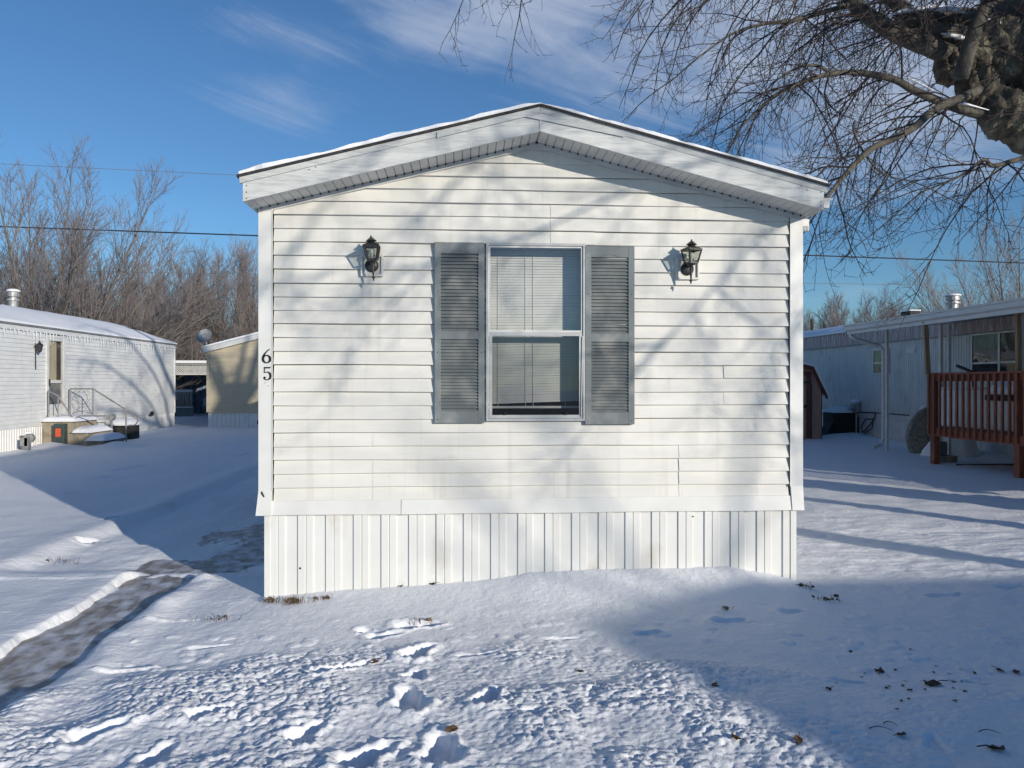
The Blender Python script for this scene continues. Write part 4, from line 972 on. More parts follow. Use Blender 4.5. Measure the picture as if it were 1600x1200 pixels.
# windows of the right home
def win_x(root, X, pa, pb, mull, name='window', sash=.55, dark=M['dark']):
    a_ = onX(*pa, X); b_ = onX(*pb, X); y0, y1 = sorted((a_.y, b_.y)); z0, z1 = sorted((a_.z, b_.z)); w = .035
    c = MB(); c.box(X-.045, X+.01, y0, y0+w, z0, z1); c.box(X-.045, X+.01, y1-w, y1, z0, z1); c.box(X-.043, X+.01, y0+w, y1-w, z0, z0+w); c.box(X-.043, X+.01, y0+w, y1-w, z1-w, z1)
    for m_ in mull: yy = y0+(y1-y0)*m_; c.box(X-.042, X+.01, yy-.03, yy+.03, z0+w, z1-w)
    zz = z0+(z1-z0)*(1-sash); c.box(X-.040, X+.01, y0+w, y1-w, zz-.02, zz+.02)
    o = c.build(name, M['alu'], root)
    c = MB(); c.quad((X-.03, y0+w, z0+w), (X-.03, y1-w, z0+w), (X-.03, y1-w, z1-w), (X-.03, y0+w, z1-w)); c.build('pane', M['glass_side'], o)
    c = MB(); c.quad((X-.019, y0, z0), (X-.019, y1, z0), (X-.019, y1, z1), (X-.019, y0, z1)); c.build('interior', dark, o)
    return o, (y0, y1, z0, z1)
win_x(rh, RX, (1366, 585), (1391, 544), ())
a_ = onX(1520, 582, RX); win_x(rh, RX, (1520, 584), (1700, 505), (.36, .72), sash=.74)
p = onX(1424, 547, RX-.02); c = MB(); c.box(RX-.035, RX, p.y-.2, p.y+.2, p.z-.07, p.z+.08)
for i in range(3): c.box(RX-.05, RX-.035, p.y-.18, p.y+.18, p.z-.05+i*.045, p.z-.03+i*.045)
c.build('wall_vent', M['white_paint'], rh)
# cables looped on the wall
cb = thing('cable', 'black cable looped on the skirting of the right home', 'cable', (RX-.1, 21, .6))
p = onX(1355, 660, RX-.06)
pts = [onX(1336, 644, RX-.06), onX(1368, 645, RX-.06), onX(1366, 655, RX-.06), onX(1352, 672, RX-.07), onX(1348, 676, RX-.08), onX(1345, 668, RX-.07), onX(1352, 655, RX-.06), onX(1364, 655, RX-.06), onX(1363, 668, RX-.07), onX(1350, 678, RX-.07)]
MB().tube(pts, .018, 6).build('cable_run', M['wire'], cb)
MB().tube([onX(1368, 645, RX-.05), onX(1420, 649, RX-.05)], .014, 5).build('cable_run', M['wire'], cb)
p = onX(1338, 636, RX-.1)
em = thing('electric_meter', 'small snow-capped electric meter on the wall above the black unit', 'meter', (RX-.1, p.y, p.z))
c = MB(); c.box(RX-.18, RX-.02, p.y-.12, p.y+.12, p.z-.15, p.z+.15); c.lathe([(.09, 0), (.09, -.12)], (RX-.18, p.y, p.z), 12, 'x'); c.tube([(RX-.1, p.y, p.z-.15), (RX-.1, p.y, .1)], .025, 6); c.build('case', M['galv'], em)
MB().lathe([(.14, 0), (.12, .06), (.02, .10)], (RX-.12, p.y, p.z+.15), 10).build('snow_cap', M['snow_soft'], em)
# black condenser under snow
un = thing('air_conditioner', 'large black air conditioner with thick snow on top, beside the shed and the right home', 'air conditioner', (11.2, 22.9, 0))
xa, xb = onY(1300, 670, 22.7).x, onY(1341, 670, 22.7).x
c = MB(); c.box(xa, xb, 22.6, 23.3, .05, .72)
for i in range(11): c.box(xa-.008, xb+.008, 22.585, 22.6, .09+i*.056, .115+i*.056)
c.build('case', M['ac'], un, bevel=.01); MB().prism([(xa-.25, 22.65, -.05), (xa-.002, 22.65, -.05), (xa-.002, 22.65, .42)], (0, .5, 0)).build('side_duct', M['ac'], un)
c = MB(); n = 14; gg = []
for j in range(n+1):
    gg.append([(xa-.04+(xb-xa+.08)*i/n, 22.56+.8*j/n, .722+.17*((1-abs(2*i/n-1)**4)*(1-abs(2*j/n-1)**4))**.8*(1+.7*float(fbm(i*.35, j*.3, 5, 3)))) for i in range(n+1)])
for j in range(n):
    for i in range(n): c.quad(gg[j][i], gg[j][i+1], gg[j+1][i+1], gg[j+1][i])
c.build('snow_cap', M['snow_soft'], un, smooth=True)
# gambrel shed
shd = thing('garden_shed', 'brown barn-roofed shed with snow on its roof, just right of the main home', 'shed', (8.9, 21.5, 0))
SYY = 21.5; q = onY(1290, 618, SYY); xr_ = onY(1284, 650, SYY).x; xc_ = xr_-1.22
prof = [(xr_+.13, q.z), (onY(1269, 573, SYY).x, onY(1269, 573, SYY).z), (xc_, onY(1240, 561, SYY).z)]
full = prof+[(2*xc_-x, z_) for x, z_ in prof[-2::-1]]
wallp = [(xr_, -.1), (xr_, prof[0][1]+.10)]+[(prof[1][0]-.03, prof[1][1]-.04), (xc_, prof[2][1]-.05)]
wallp = wallp+[(2*xc_-x, z_) for x, z_ in wallp[-2::-1]]
c = MB(); c.prism([(x, SYY, z_) for x, z_ in wallp], (0, 2.6, 0)); c.build('wall', M['shed'], shd)
c = MB()
for i in range(1, 9): x = xc_-1.22+i*.305; c.box(x-.01, x+.01, SYY-.004, SYY-.0005, 0, 1.6 if abs(x-xc_) > .9 else 2.0)
c.build('board_gap', M['hole'], shd)
c = MB()
for (x0, z0_), (x1, z1_) in zip(full[:-1], full[1:]):
    c.prism([(x0, SYY-.1, z0_), (x1, SYY-.1, z1_), (x1, SYY-.1, z1_-.10), (x0, SYY-.1, z0_-.10)], (0, .10, 0))
c.build('roof_trim', M['shed_trim'], shd)
c = MB()
for (x0, z0_), (x1, z1_) in zip(full[:-1], full[1:]):
    c.prism([(x0, SYY-.14, z0_+.002), (x1, SYY-.14, z1_+.002), (x1, SYY-.14, z1_+.05), (x0, SYY-.14, z0_+.05)], (0, 2.85, 0))
c.build('roof', M['snow_soft'], shd)
c = MB(); dx1 = onY(1266, 640, SYY).x
c.box(dx1-1.15, dx1, SYY-.03, SYY-.0045, .05, 1.95); ds = c.build('door', M['shed'], shd)
c = MB(); c.box(dx1-.13, dx1+.01, SYY-.045, SYY-.0305, .05, 1.95); c.box(dx1-1.15, dx1-.13, SYY-.045, SYY-.0305, 1.84, 1.95); c.box(dx1-1.15, dx1-.13, SYY-.045, SYY-.0305, .9, 1.0); c.build('door_frame', M['shed_trim'], ds)
c = MB(); c.box(dx1-.35, dx1-.05, SYY-.06, SYY-.046, 1.62, 1.66); c.box(dx1-.33, dx1-.08, SYY-.06, SYY-.046, .95, .98); c.parts('hinge', M['ac'], ds)
# ---- porch roof over the deck
DX = 9.40; KX = 9.25
cp = thing('porch_roof', 'white metal porch roof with snow covering the deck of the right home', 'porch roof', (KX, 18.1, 2.9))
za, zb = 2.98, 3.06; y0_, y1_ = 8.2, 18.1
c = MB(); c.prism([(KX, y1_, 2.86), (KX-.07, y1_, 2.89), (KX-.07, y1_, 2.97), (KX-.10, y1_, 2.99), (KX-.10, y1_, 3.02), (KX, y1_, 3.02)], (0, y0_-y1_, .02)); c.build('gutter', M['gutter'], cp)
c = MB(); c.box(KX+.002, KX+.06, y0_, y1_-.002, 2.80, 3.015); c.build('fascia', M['gutter'], cp)
c = MB(); c.prism([(KX+.061, y0_, 2.87), (RX-.03, y0_, 3.08), (RX-.03, y0_, 3.12), (KX+.061, y0_, 2.95)], (0, y1_-y0_-.01, 0)); c.build('roof_panel', M['galv'], cp)
c = MB(); n = 40; gg = []
for j in range(n+1):
    gg.append([(KX-.02+(RX-.02-KX)*i/10, y0_+(y1_-y0_)*j/n, 3.0+.14*i/10+.055*(min(1, min(i, 10)/1.5+.25))+.03*float(fbm(i*.4, j*.3, 11, 3))) for i in range(11)])
for j in range(n):
    for i in range(10): c.quad(gg[j][i], gg[j][i+1], gg[j+1][i+1], gg[j+1][i])
c.quad(*[(x, y1_+.001, z_) for x, z_ in ((KX-.02, 2.99), (RX-.03, 3.12), (RX-.03, 3.19), (KX-.02, 3.03))])
c.build('roof_snow', M['snow_soft'], cp, smooth=True)
c = MB(); ex = [(KX+.02, y1_-.15, 2.90), (KX+.02, y1_-.15, 2.75), (KX+.10, y1_-.2, 2.68), (KX+.62, y1_-.35, 2.50), (KX+.70, y1_-.38, 2.40), (KX+.70, y1_-.38, .30), (KX+.62, y1_-.4, .16), (KX+.40, y1_-.45, .09)]
c.tube(ex, .047, 8); c.build('downspout', M['gutter'], cp)
pA = onY(1386, 690, 17.6)
MB().box(pA.x-.03, pA.x+.03, 17.57, 17.63, -.05, 2.88).build('post', M['white_paint'], cp)
for px, yy, zb_ in ((1470, 15.6, -.05), (1483, 15.6, -.05), (1597, 12.8, .6)):
    x = onY(px, 600, yy).x; MB().box(x-.03, x+.03, yy-.03, yy+.03, zb_, 2.95).build('post', M['white_paint'], cp)
a_ = onY(1443.5, 500, 15.0); b_ = onY(1450, 583, 15.0)
MB().bar((a_.x+.03, 15.0, 2.86), (b_.x, 15.0, 1.8), .09, .06, (0, 1, 0)).build('post', M['wood_pale'], cp, label='leaning bare brown wooden post')
a_ = onY(1584, 480, 12.85); b_ = onY(1593, 640, 12.85)
MB().bar((a_.x, 12.75, 2.84), (b_.x, 12.85, .8), .075, .06, (0, 1, 0)).build('post', M['wood_pale'], cp, label='split leaning pale wooden post')
# ---- deck
dk = thing('wooden_deck', 'raised red-brown wooden deck with a slatted railing in front of the right home', 'deck', (DX, 12, 0))
D0, D1 = 8.8, 15.05
c = MB(); c.box(DX-.02, DX+.02, D0, D1, .56, .72); c.box(DX+.02, RX-.08, D1-.04, D1, .56, .72); c.build('rim_board', M['wood_red'], dk)
c = MB(); y = D0
while y < D1-.1: c.box(DX+.022, RX-.08, y, y+.135, .70, .735); y += .142
c.build('floor', M['wood_red'], dk)
c = MB(); c.box(DX-.03, DX+.09, D0, D1+.01, 1.795, 1.83); c.box(DX+.0, DX+.04, D0, D1, 1.66, 1.795); c.build('top_rail', M['wood_red'], dk)
bal = None; y = D1-.06; i = 0
while y > D0:
    if bal is None: bal = MB().box(DX-.058, DX-.021, y-.022, y+.022, .60, 1.793).build('baluster', M['wood_red'], dk); y00 = y
    else: o = bal.copy(); COL.objects.link(o); o.parent = dk; o.location = (random.Random(i).uniform(-.004, .004), y-y00, random.Random(i+9).uniform(-.01, .0))
    y -= .178; i += 1
for yy, x in ((D1-.10, DX+.07), (12.55, DX+.05), (10.1, DX+.05)):
    MB().box(x-.06, x+.06, yy-.07, yy+.07, -.15, 1.79 if yy < 15 else .70).build('post', M['wood_red'], dk)
c = MB()
for y in [D1-.06-k_*.178 for k_ in range(30)]: c.box(RX-.5, RX-.48, y-.02, y+.02, -.1, .55)
c.box(DX+.3, RX-.2, 14.6, 14.64, -.1, .02); c.build('under_boards', M['shed_trim'], dk)
fz_ = thing('storage_box', 'long pale storage box standing on the deck behind the slatted railing', 'box', (10.1, 14.2, .735))
yL = onX(1453, 640, 9.9).y; yR = onX(1541, 640, 9.9).y
c = MB(); c.box(9.9, 10.5, yR, yL, .737, 1.50); c.build('box_body', M['white_paint'], fz_, bevel=.02); MB().box(9.88, 10.52, yR-.02, yL+.02, 1.502, 1.54).build('lid', M['alu'], fz_, bevel=.01)
gl_ = thing('barbecue_grill', 'pale cabinet grill with a snow-covered hood, on the deck at the right edge', 'grill', (10.1, 12.7, .735))
yL = onX(1545, 640, 9.9).y; yR = onX(1582, 640, 9.9).y
MB().box(9.9, 10.5, yR, yL, .737, 1.30).build('cabinet', M['white_paint'], gl_, bevel=.02); MB().box(9.85, 10.55, yR-.04, yL+.04, 1.302, 1.40).build('tray', M['ac'], gl_)
MB().prism([(9.9, yR, 1.402), (9.9, yR, 1.55), (10.05, yR, 1.66), (10.35, yR, 1.66), (10.5, yR, 1.402)], (0, yL-yR, 0)).build('hood', M['snow_soft'], gl_, bevel=.04)
p = onX(1512, 576, 10.6); q = onX(1519, 580, 10.6)
br = thing('broom', 'black broom handle poking up above the deck railing', 'broom', (10.6, p.y, 1.75))
c = MB(); c.bar(p+Vector((0, .35, .07)), q+Vector((0, 0, -.02)), .05, .05); c.bar(q, q+Vector((0, -.1, .05)), .04, .04); c.tube([q, (10.6, q.y-.1, .74)], .015, 6); c.build('broom_stick', M['ac'], br)
# round stone slab with snow against it
p = onY(1416, 660, 17.0); p.x += .62
ds_ = thing('round_slab', 'large speckled round grey slab half buried in drifted snow beside the deck', 'stone slab', (p.x, 16.6, 0))
MB().lathe([(.05, -.06), (.71, -.06), (.75, -.03), (.75, .03), (.71, .06), (.05, .06)], (p.x+.13, 17.0, .38), 40, 'y').build('disc', M['stone'], ds_)
c = MB(); c.lathe([(.98, -.12), (.84, .12), (.62, .42), (.40, .66), (.22, .78), (.02, .80)], (0, 0, 0), 24)
c.v = [(p.x+.16+v[0]*.72*(1+.12*math.sin(v[1]*5+v[2]*6)), 16.5+v[1]*.42*(1+.1*math.sin(v[0]*9)), v[2]*.82+.05*math.sin(v[0]*7+v[1]*9)*(v[2] < .7)) for v in c.v]; c.build('snow_drift', M['snow_soft'], ds_, smooth=True)
c = MB(); c.tube([(p.x+.13+.76*math.cos(R(a)), 17.0, .38+.77*math.sin(R(a))) for a in range(60, 125, 8)], [.02, .05, .06, .06, .06, .05, .05, .04, .02], 8); c.build('snow_cap', M['snow_soft'], ds_, smooth=True)
# blocks under the deck
cbk = thing('concrete_block', 'grey concrete blocks stacked at the foot of the two white posts under the deck', 'concrete blocks', (onY(1478, 700, 15.3).x, 15.3, 0))
x = onY(1478, 700, 15.3).x
MB().box(x-.25, x+.12, 15.1, 15.4, -.05, .13).build('block', M['concrete'], cbk, bevel=.01); MB().box(x-.22, x-.06, 15.15, 15.3, .132, .42).build('block', M['grey_paint'], cbk, bevel=.01)

# ================================================================= homes across the street (behind the camera) and the one casting the front shadow
ah = thing('mobile_home', 'tan home across the street, outside the picture, whose roof shades the front snow', 'mobile home', (9.75, -3.8, 0))
c = MB(); c.box(9.85, 22, -8.0, -3.9, -.1, 2.85); c.build('wall', M['beige'], ah)
c = MB(); c.prism([(9.72, -3.75, 2.85), (9.72, -8.15, 2.85), (9.72, -8.15, 2.98), (9.72, -5.95, 3.35), (9.72, -3.75, 2.98)], (13, 0, 0)); c.build('roof', M['snow_soft'], ah)
for x in (11, 14.5, 18): w = MB().box(x, x+1.0, -3.899, -3.86, 1.3, 2.3).build('window', M['alu'], ah); MB().box(x+.06, x+.94, -3.859, -3.85, 1.36, 2.24).build('pane', M['dark'], w)
MB().box(12.8, 13.7, -3.899, -3.85, .6, 2.6).build('door', M['white_paint'], ah)
# ================================================================= trees
def rot_about(v, ax, a): return Matrix.Rotation(a, 3, ax) @ v
def perp(v, rnd):
    r = Vector((rnd.gauss(0, 1), rnd.gauss(0, 1), rnd.gauss(0, 1))); return (r-v*r.dot(v)).normalized()
def walk(p, d, L, n, grav, jit, rnd, tip=0.):
    pts = [p.copy()]; q = p.copy(); d = d.normalized(); st = L/n
    for i in range(n):
        g_ = -grav+(grav+tip)*max(0, i/n-.55)/.45 if tip else -grav
        d = (d+Vector((0, 0, g_))*st+Vector((rnd.gauss(0, jit), rnd.gauss(0, jit), rnd.gauss(0, jit)))).normalized()
        q = q+d*st; pts.append(q.copy())
    return pts
def vase(seed, H, spread, nst, rbase, wood, twig, dens=1., rmin=.009, zb=0.):
    """multi-stemmed tree: stems fan out from the base and branch upward"""
    rnd = random.Random(seed)
    for s_ in range(nst):
        az = 2*math.pi*(s_+rnd.uniform(-.3, .3))/nst; tilt = spread*((s_*7 % nst+.5)/nst)**.7
        d = Vector((math.cos(az)*math.sin(tilt), math.sin(az)*math.sin(tilt), math.cos(tilt)))
        L_ = H*(rnd.uniform(.94, 1.02) if nst > 9 else rnd.uniform(.86, 1.02))*(1-.12*tilt/spread); n = 12
        p0 = Vector((math.cos(az)*rbase*1.2, math.sin(az)*rbase*1.2, zb-.1))
        pts = walk(p0, d, L_, n, -.012, .022, rnd)
        r0 = rbase*rnd.uniform(.45, .7); rad = [max(rmin, r0*(1-i/(n+.3))**.8) for i in range(n+1)]
        wood.tube(pts, rad, 6, cap=False)
        nb = int(17*dens)
        for b_ in range(nb):
            t = .20+.78*b_/nb+rnd.uniform(-.02, .02); k_ = min(n-1, int(t*n)); f_ = t*n-k_
            p = pts[k_].lerp(pts[k_+1], max(0, min(1, f_))); dd = (pts[k_+1]-pts[k_]).normalized()
            nd = rot_about(dd, perp(dd, rnd), R(rnd.uniform(16, 38))); nd.z += .25
            bl = L_*(.34*(1-t)+.12)*rnd.uniform(.7, 1.2)
            bp = walk(p, nd, bl, 6, -.10, .06, rnd); br_ = max(rmin, rad[k_]*.42)
            wood.tube(bp, [max(rmin*.9, br_*(1-i/6.5)) for i in range(7)], 4, cap=False)
            nt = int(9*dens)
            for u_ in range(nt):
                tt = .12+.88*u_/nt; k2 = min(5, int(tt*6)); q = bp[k2].lerp(bp[k2+1], tt*6-k2); d2 = (bp[k2+1]-bp[k2]).normalized()
                n2 = rot_about(d2, perp(d2, rnd), R(rnd.uniform(20, 50))); n2.z += .22
                tl = bl*(.20+.34*(1-tt))*rnd.uniform(.7, 1.25)+.12
                tp = walk(q, n2, tl, 3, -.15, .08, rnd); twig.tube(tp, [rmin, rmin*.85, rmin*.7, rmin*.4], 3, cap=False)
                for w_ in range(3):
                    q2 = tp[1+w_%2].lerp(tp[2+w_%2], rnd.random()); n3 = rot_about((tp[3]-tp[0]).normalized(), perp((tp[3]-tp[0]).normalized(), rnd), R(rnd.uniform(20, 45))); n3.z += .2
                    twig.tube(walk(q2, n3, tl*rnd.uniform(.35, .6), 2, -.1, .08, rnd), [rmin*.75, rmin*.6, rmin*.35], 3, cap=False)
protos = []
def mesh_of(mb, name, mt):
    me = bpy.data.meshes.new(name); me.from_pydata(mb.v, [], mb.f); me.materials.append(mt); return me
for sd, H, sp_, ns, rb, rm in ((11, 10.5, R(66), 20, .125, .0075), (23, 9.5, R(46), 14, .11, .008), (37, 10, R(40), 12, .12, .008)):
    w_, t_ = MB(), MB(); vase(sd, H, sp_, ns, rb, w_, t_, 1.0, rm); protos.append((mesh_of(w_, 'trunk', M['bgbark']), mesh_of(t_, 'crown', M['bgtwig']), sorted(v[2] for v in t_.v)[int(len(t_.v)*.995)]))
def plant(k, x, y, H, rz, label, group, sx=1.):
    a, b_, h0 = protos[k]; o = thing('bare_tree', label, 'tree', (x, y, 0), group)
    s_ = H/h0; o.rotation_euler = (0, 0, rz); o.scale = (s_*sx, s_*sx, s_)
    for me_, nm in ((a, 'trunk'), (b_, 'crown')): c_ = bpy.data.objects.new(nm, me_); COL.objects.link(c_); c_.parent = o
    return o
G1 = 'bare winter trees behind the homes'
def pxY(px, Y): return onY(px, 600, Y).x
spec = [
 (0, 62, 34, 11.6, .3, 'tallest bare many-stemmed tree, behind the left white home near its roof flue', 1.1),
 (0, -40, 40, 10.8, 2.1, 'bare tree cut off by the left edge of the picture', 1.),
 (0, 150, 38, 9.6, 4.0, 'bare tree with long low limbs leaning right over the left home', 1.1),
 (1, 225, 46, 8.6, .7, 'low bare tree above the far end of the left home roof', 1.),
 (1, 300, 44, 9.2, 1.9, 'bare upright tree directly above the far lattice porch', .9),
 (2, 345, 46, 9.7, 3.3, 'bare tree behind the satellite dish of the beige home', .9),
 (1, 395, 45, 9.9, 5.1, 'bare tree behind the beige roof, next to the main home wall', .9),
 (2, 110, 54, 10.2, 1.2, 'farther bare tree filling the gap right of the tallest left tree', 1.1),
 (1, 262, 62, 8.6, 4.4, 'faint far bare tree between the two left groups', 1.1),
 (0, 1590, 42, 10.8, 2.2, 'bare tree standing highest above the porch roof at the right edge', 1.1),
 (2, 1545, 66, 9.8, 1.0, 'faint bare tree left of the tall one at the right edge', 1.),
 (1, 1300, 62, 8.6, .2, 'bushy bare tree behind the roof of the ribbed home, near the utility pole', 1.2),
 (2, 1345, 58, 8.8, 1.4, 'bushy bare tree behind the middle of the ribbed home roof', 1.1),
 (1, 1255, 66, 8.2, 2.8, 'bare tree half hidden by the right edge of the main home', 1.1),
 (1, 1395, 66, 8.9, 3.7, 'low bare tree behind the black roof vent', 1.),
 (2, 1440, 70, 9.2, 4.9, 'low bare tree between the roof vent and the roof flue', 1.),
 (1, 1480, 74, 9.6, 5.6, 'low bare tree behind the flue of the ribbed home', 1.)]
for k_, px, Yd, H, rz, lb, sx_ in spec: plant(k_, pxY(px, Yd), Yd, H, rz, lb, G1, sx_)
# trees out of the picture toward the sun: their shadows fall on the front wall
G2 = 'bare trees across the street outside the picture'
def street_tree(seed, x, y, rz, zb, H, spread, nst, rb, dens, rmin, tr, label):
    w_, t_ = MB(), MB(); w_.tube([(0, 0, -.1), (.05, 0, zb*.3), (0, .05, zb*.65), (0, 0, zb+.1)], [tr*1.5, tr*1.1, tr, tr], 10)
    vase(seed, H, spread, nst, rb, w_, t_, dens, rmin, zb)
    protos.append((mesh_of(w_, 'trunk', M['bgbark']), mesh_of(t_, 'crown', M['bgtwig']), 1.)); plant(len(protos)-1, x, y, 1., rz, label, G2)
street_tree(91, 17.2, -13.2, .4, 5.2, 5.0, R(50), 3, .07, .30, .010, .10, 'sparse bare tree beyond the tan home across the street, outside the picture')
street_tree(93, 11.2, 2.4, 2.0, 3.6, 8.0, R(28), 5, .15, .38, .010, .16, 'bare tree to the right of the camera, outside the picture')

# brush far beyond, reads as one mass
bw = MB(); rnd = random.Random(77)
for i in range(2000):
    px = rnd.choice([rnd.uniform(-60, 420), rnd.uniform(1240, 1660)]); Yd = rnd.uniform(52, 95); x = pxY(px, Yd); h = rnd.uniform(2.0, 4.6)
    d = Vector((rnd.gauss(0, .3), rnd.gauss(0, .2), 1)); pts = walk(Vector((x, Yd, -.1)), d, h, 4, -.02, .10, rnd)
    bw.tube(pts, [.05, .035, .025, .018, .01], 3, cap=False)
    for w_ in range(5):
        q = pts[1+w_%3]; d2 = Vector((rnd.gauss(0, .8), rnd.gauss(0, .4), .9)); bw.tube(walk(q, d2, h*.35, 2, -.05, .1, rnd), [.02, .015, .008], 3, cap=False)
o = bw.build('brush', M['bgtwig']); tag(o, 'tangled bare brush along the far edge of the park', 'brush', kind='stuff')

# ---------------------------------------------------------------- the big tree at the right
TR = 8.9
bt = thing('bare_tree', 'huge gnarled bare tree with drooping twigs at the upper right, beside the main home', 'tree', (8.6, 8.3, 0))
def P3(px, py, Y): return onY(px, py, Y)
def rough_tube(mb, pts, rads, k=26, amp=.10, sub=10, seed=1):
    P = [Vector(p) for p in pts]; out = []; ro = []
    for i in range(len(P)-1):       # Catmull-Rom
        p0, p1, p2, p3 = P[max(0, i-1)], P[i], P[i+1], P[min(len(P)-1, i+2)]
        for s_ in range(sub):
            t = s_/sub; out.append(.5*((2*p1)+(p2-p0)*t+(2*p0-5*p1+4*p2-p3)*t*t+(3*p1-p0-3*p2+p3)*t**3)); ro.append(rads[i]+(rads[i+1]-rads[i])*t)
    out.append(P[-1]); ro.append(rads[-1])
    b = len(mb.v); mb.tube(out, ro, k)
    V = np.array(mb.v[b:]); C = np.repeat(np.array([tuple(o_) for o_ in out]), k, axis=0); Dn = V-C; rl = np.linalg.norm(Dn, axis=1)[:, None]+1e-9
    th = np.tile(np.arange(k)*2*np.pi/k, len(out)); al = np.repeat(np.arange(len(out))/sub, k)
    nn = fbm(np.cos(th)*2+al*1.5+seed, np.sin(th)*2+al*.9, seed, 4)*2+ .42*fbm(np.cos(th)*8+al*2.4, np.sin(th)*8-al*3, seed+5, 4)*2
    V = C+Dn*(1+amp*nn[:, None]*2.)
    mb.v[b:] = [tuple(x) for x in V.tolist()]
    return out, ro
tm = MB()
rough_tube(tm, [(8.9, 8.2, -.2), (8.75, 8.25, .6), (8.45, 8.4, 2.2), P3(1690, 230, 8.7), P3(1610, 130, 8.9), P3(1590, 40, 9.0), P3(1640, -120, 9.2)], [.66, .55, .50, .50, .56, .50, .36], amp=.14, seed=3)
rough_tube(tm, [P3(1640, 120, 8.9), P3(1560, 95, 8.85), P3(1500, 82, 8.8), P3(1474, 78, 8.8)], [.50, .44, .26, .14], amp=.2, seed=9)
for i, (px, py, r_, Yb) in enumerate(((1490, 104, .20, 8.72), (1528, 140, .24, 8.66), (1568, 176, .26, 8.6), (1550, 62, .30, 8.7), (1590, 100, .34, 8.6), (1512, 74, .2, 8.7))):
    p = P3(px, py, Yb); a_ = Vector((-.8, .1, .45)).normalized()
    rough_tube(tm, [p+a_*r_*t_ for t_ in (-1.15, -.85, -.3, .3, .85, 1.15)], [r_*k_ for k_ in (.12, .62, .98, .98, .6, .1)], k=34, amp=.24, sub=9, seed=20+i)
tm.build('trunk', M['bark'], bt, smooth=True)
lm = MB(); paths = []
def limb(pts, r0, r1, amp=.05, seed=1, reg=True):
    n = len(pts); q, r_ = rough_tube(lm, pts, [r0+(r1-r0)*i/(n-1) for i in range(n)], 10, amp, 6, seed)
    if reg: paths.append((q, r_))
    return q
limb([P3(1560, 40, 8.9), P3(1515, 30, 8.8), P3(1474, 26, 8.75), P3(1432, 28, 8.7), P3(1405, 8, 8.7), P3(1377, -14, 8.7), P3(1320, -80, 8.8), P3(1200, -150, 8.9), P3(1020, -200, 8.9), P3(850, -215, 8.8)], .13, .03, seed=31)
limb([P3(1500, 62, 8.75), P3(1455, 50, 8.7), P3(1420, 38, 8.68), P3(1402, 10, 8.72)], .16, .07, seed=32, reg=False)
limb([P3(1500, 92, 8.8), P3(1454, 74, 8.6), P3(1405, 54, 8.5), P3(1364, 30, 8.4), P3(1336, 8, 8.4), P3(1322, -8, 8.4), P3(1270, -70, 8.3), P3(1130, -130, 8.1), P3(960, -150, 8.0), P3(800, -120, 7.9)], .12, .02, seed=33)
limb([P3(1326, 8, 8.4), P3(1290, 18, 8.3), P3(1240, 32, 8.2), P3(1190, 38, 8.1), P3(1140, 55, 8.0), P3(1085, 95, 7.9)], .032, .008, .02, seed=34)
limb([P3(1500, 122, 8.35), P3(1516, 70, 8.3), P3(1527, 36, 8.25), P3(1545, 5, 8.2), P3(1600, -30, 8.1), P3(1680, -60, 8.0)], .085, .06, seed=35)
limb([P3(1600, 200, 8.8), P3(1540, 182, 8.6), P3(1487, 166, 8.4), P3(1432, 143, 8.2), P3(1397, 124, 8.1), P3(1344, 114, 8.0), P3(1295, 116, 7.9), P3(1245, 132, 7.8), P3(1200, 158, 7.7), P3(1160, 196, 7.6)], .062, .010, .03, seed=36)
limb([P3(1300, 116, 7.9), P3(1278, 103, 7.85), P3(1250, 105, 7.8), P3(1215, 124, 7.75), P3(1180, 160, 7.7)], .02, .006, .02, seed=37)
limb([P3(1530, 140, 8.5), P3(1505, 152, 8.3), P3(1476, 163, 8.15), P3(1452, 178, 8.0), P3(1427, 200, 7.9), P3(1391, 219, 7.8), P3(1364, 231, 7.7), P3(1336, 256, 7.6), P3(1310, 286, 7.5), P3(1284, 318, 7.4)], .055, .020, .03, seed=38)
limb([P3(1680, 235, 8.6), P3(1600, 247, 8.2), P3(1553, 259, 8.0), P3(1537, 250, 7.9), P3(1500, 275, 7.8), P3(1440, 300, 7.7)], .035, .008, .03, seed=39)
limb([P3(1335, 190, 7.9), P3(1334, 205, 7.85), P3(1345, 230, 7.8), P3(1356, 248, 7.75), P3(1380, 272, 7.7), P3(1410, 280, 7.7)], .014, .007, .02, seed=40)
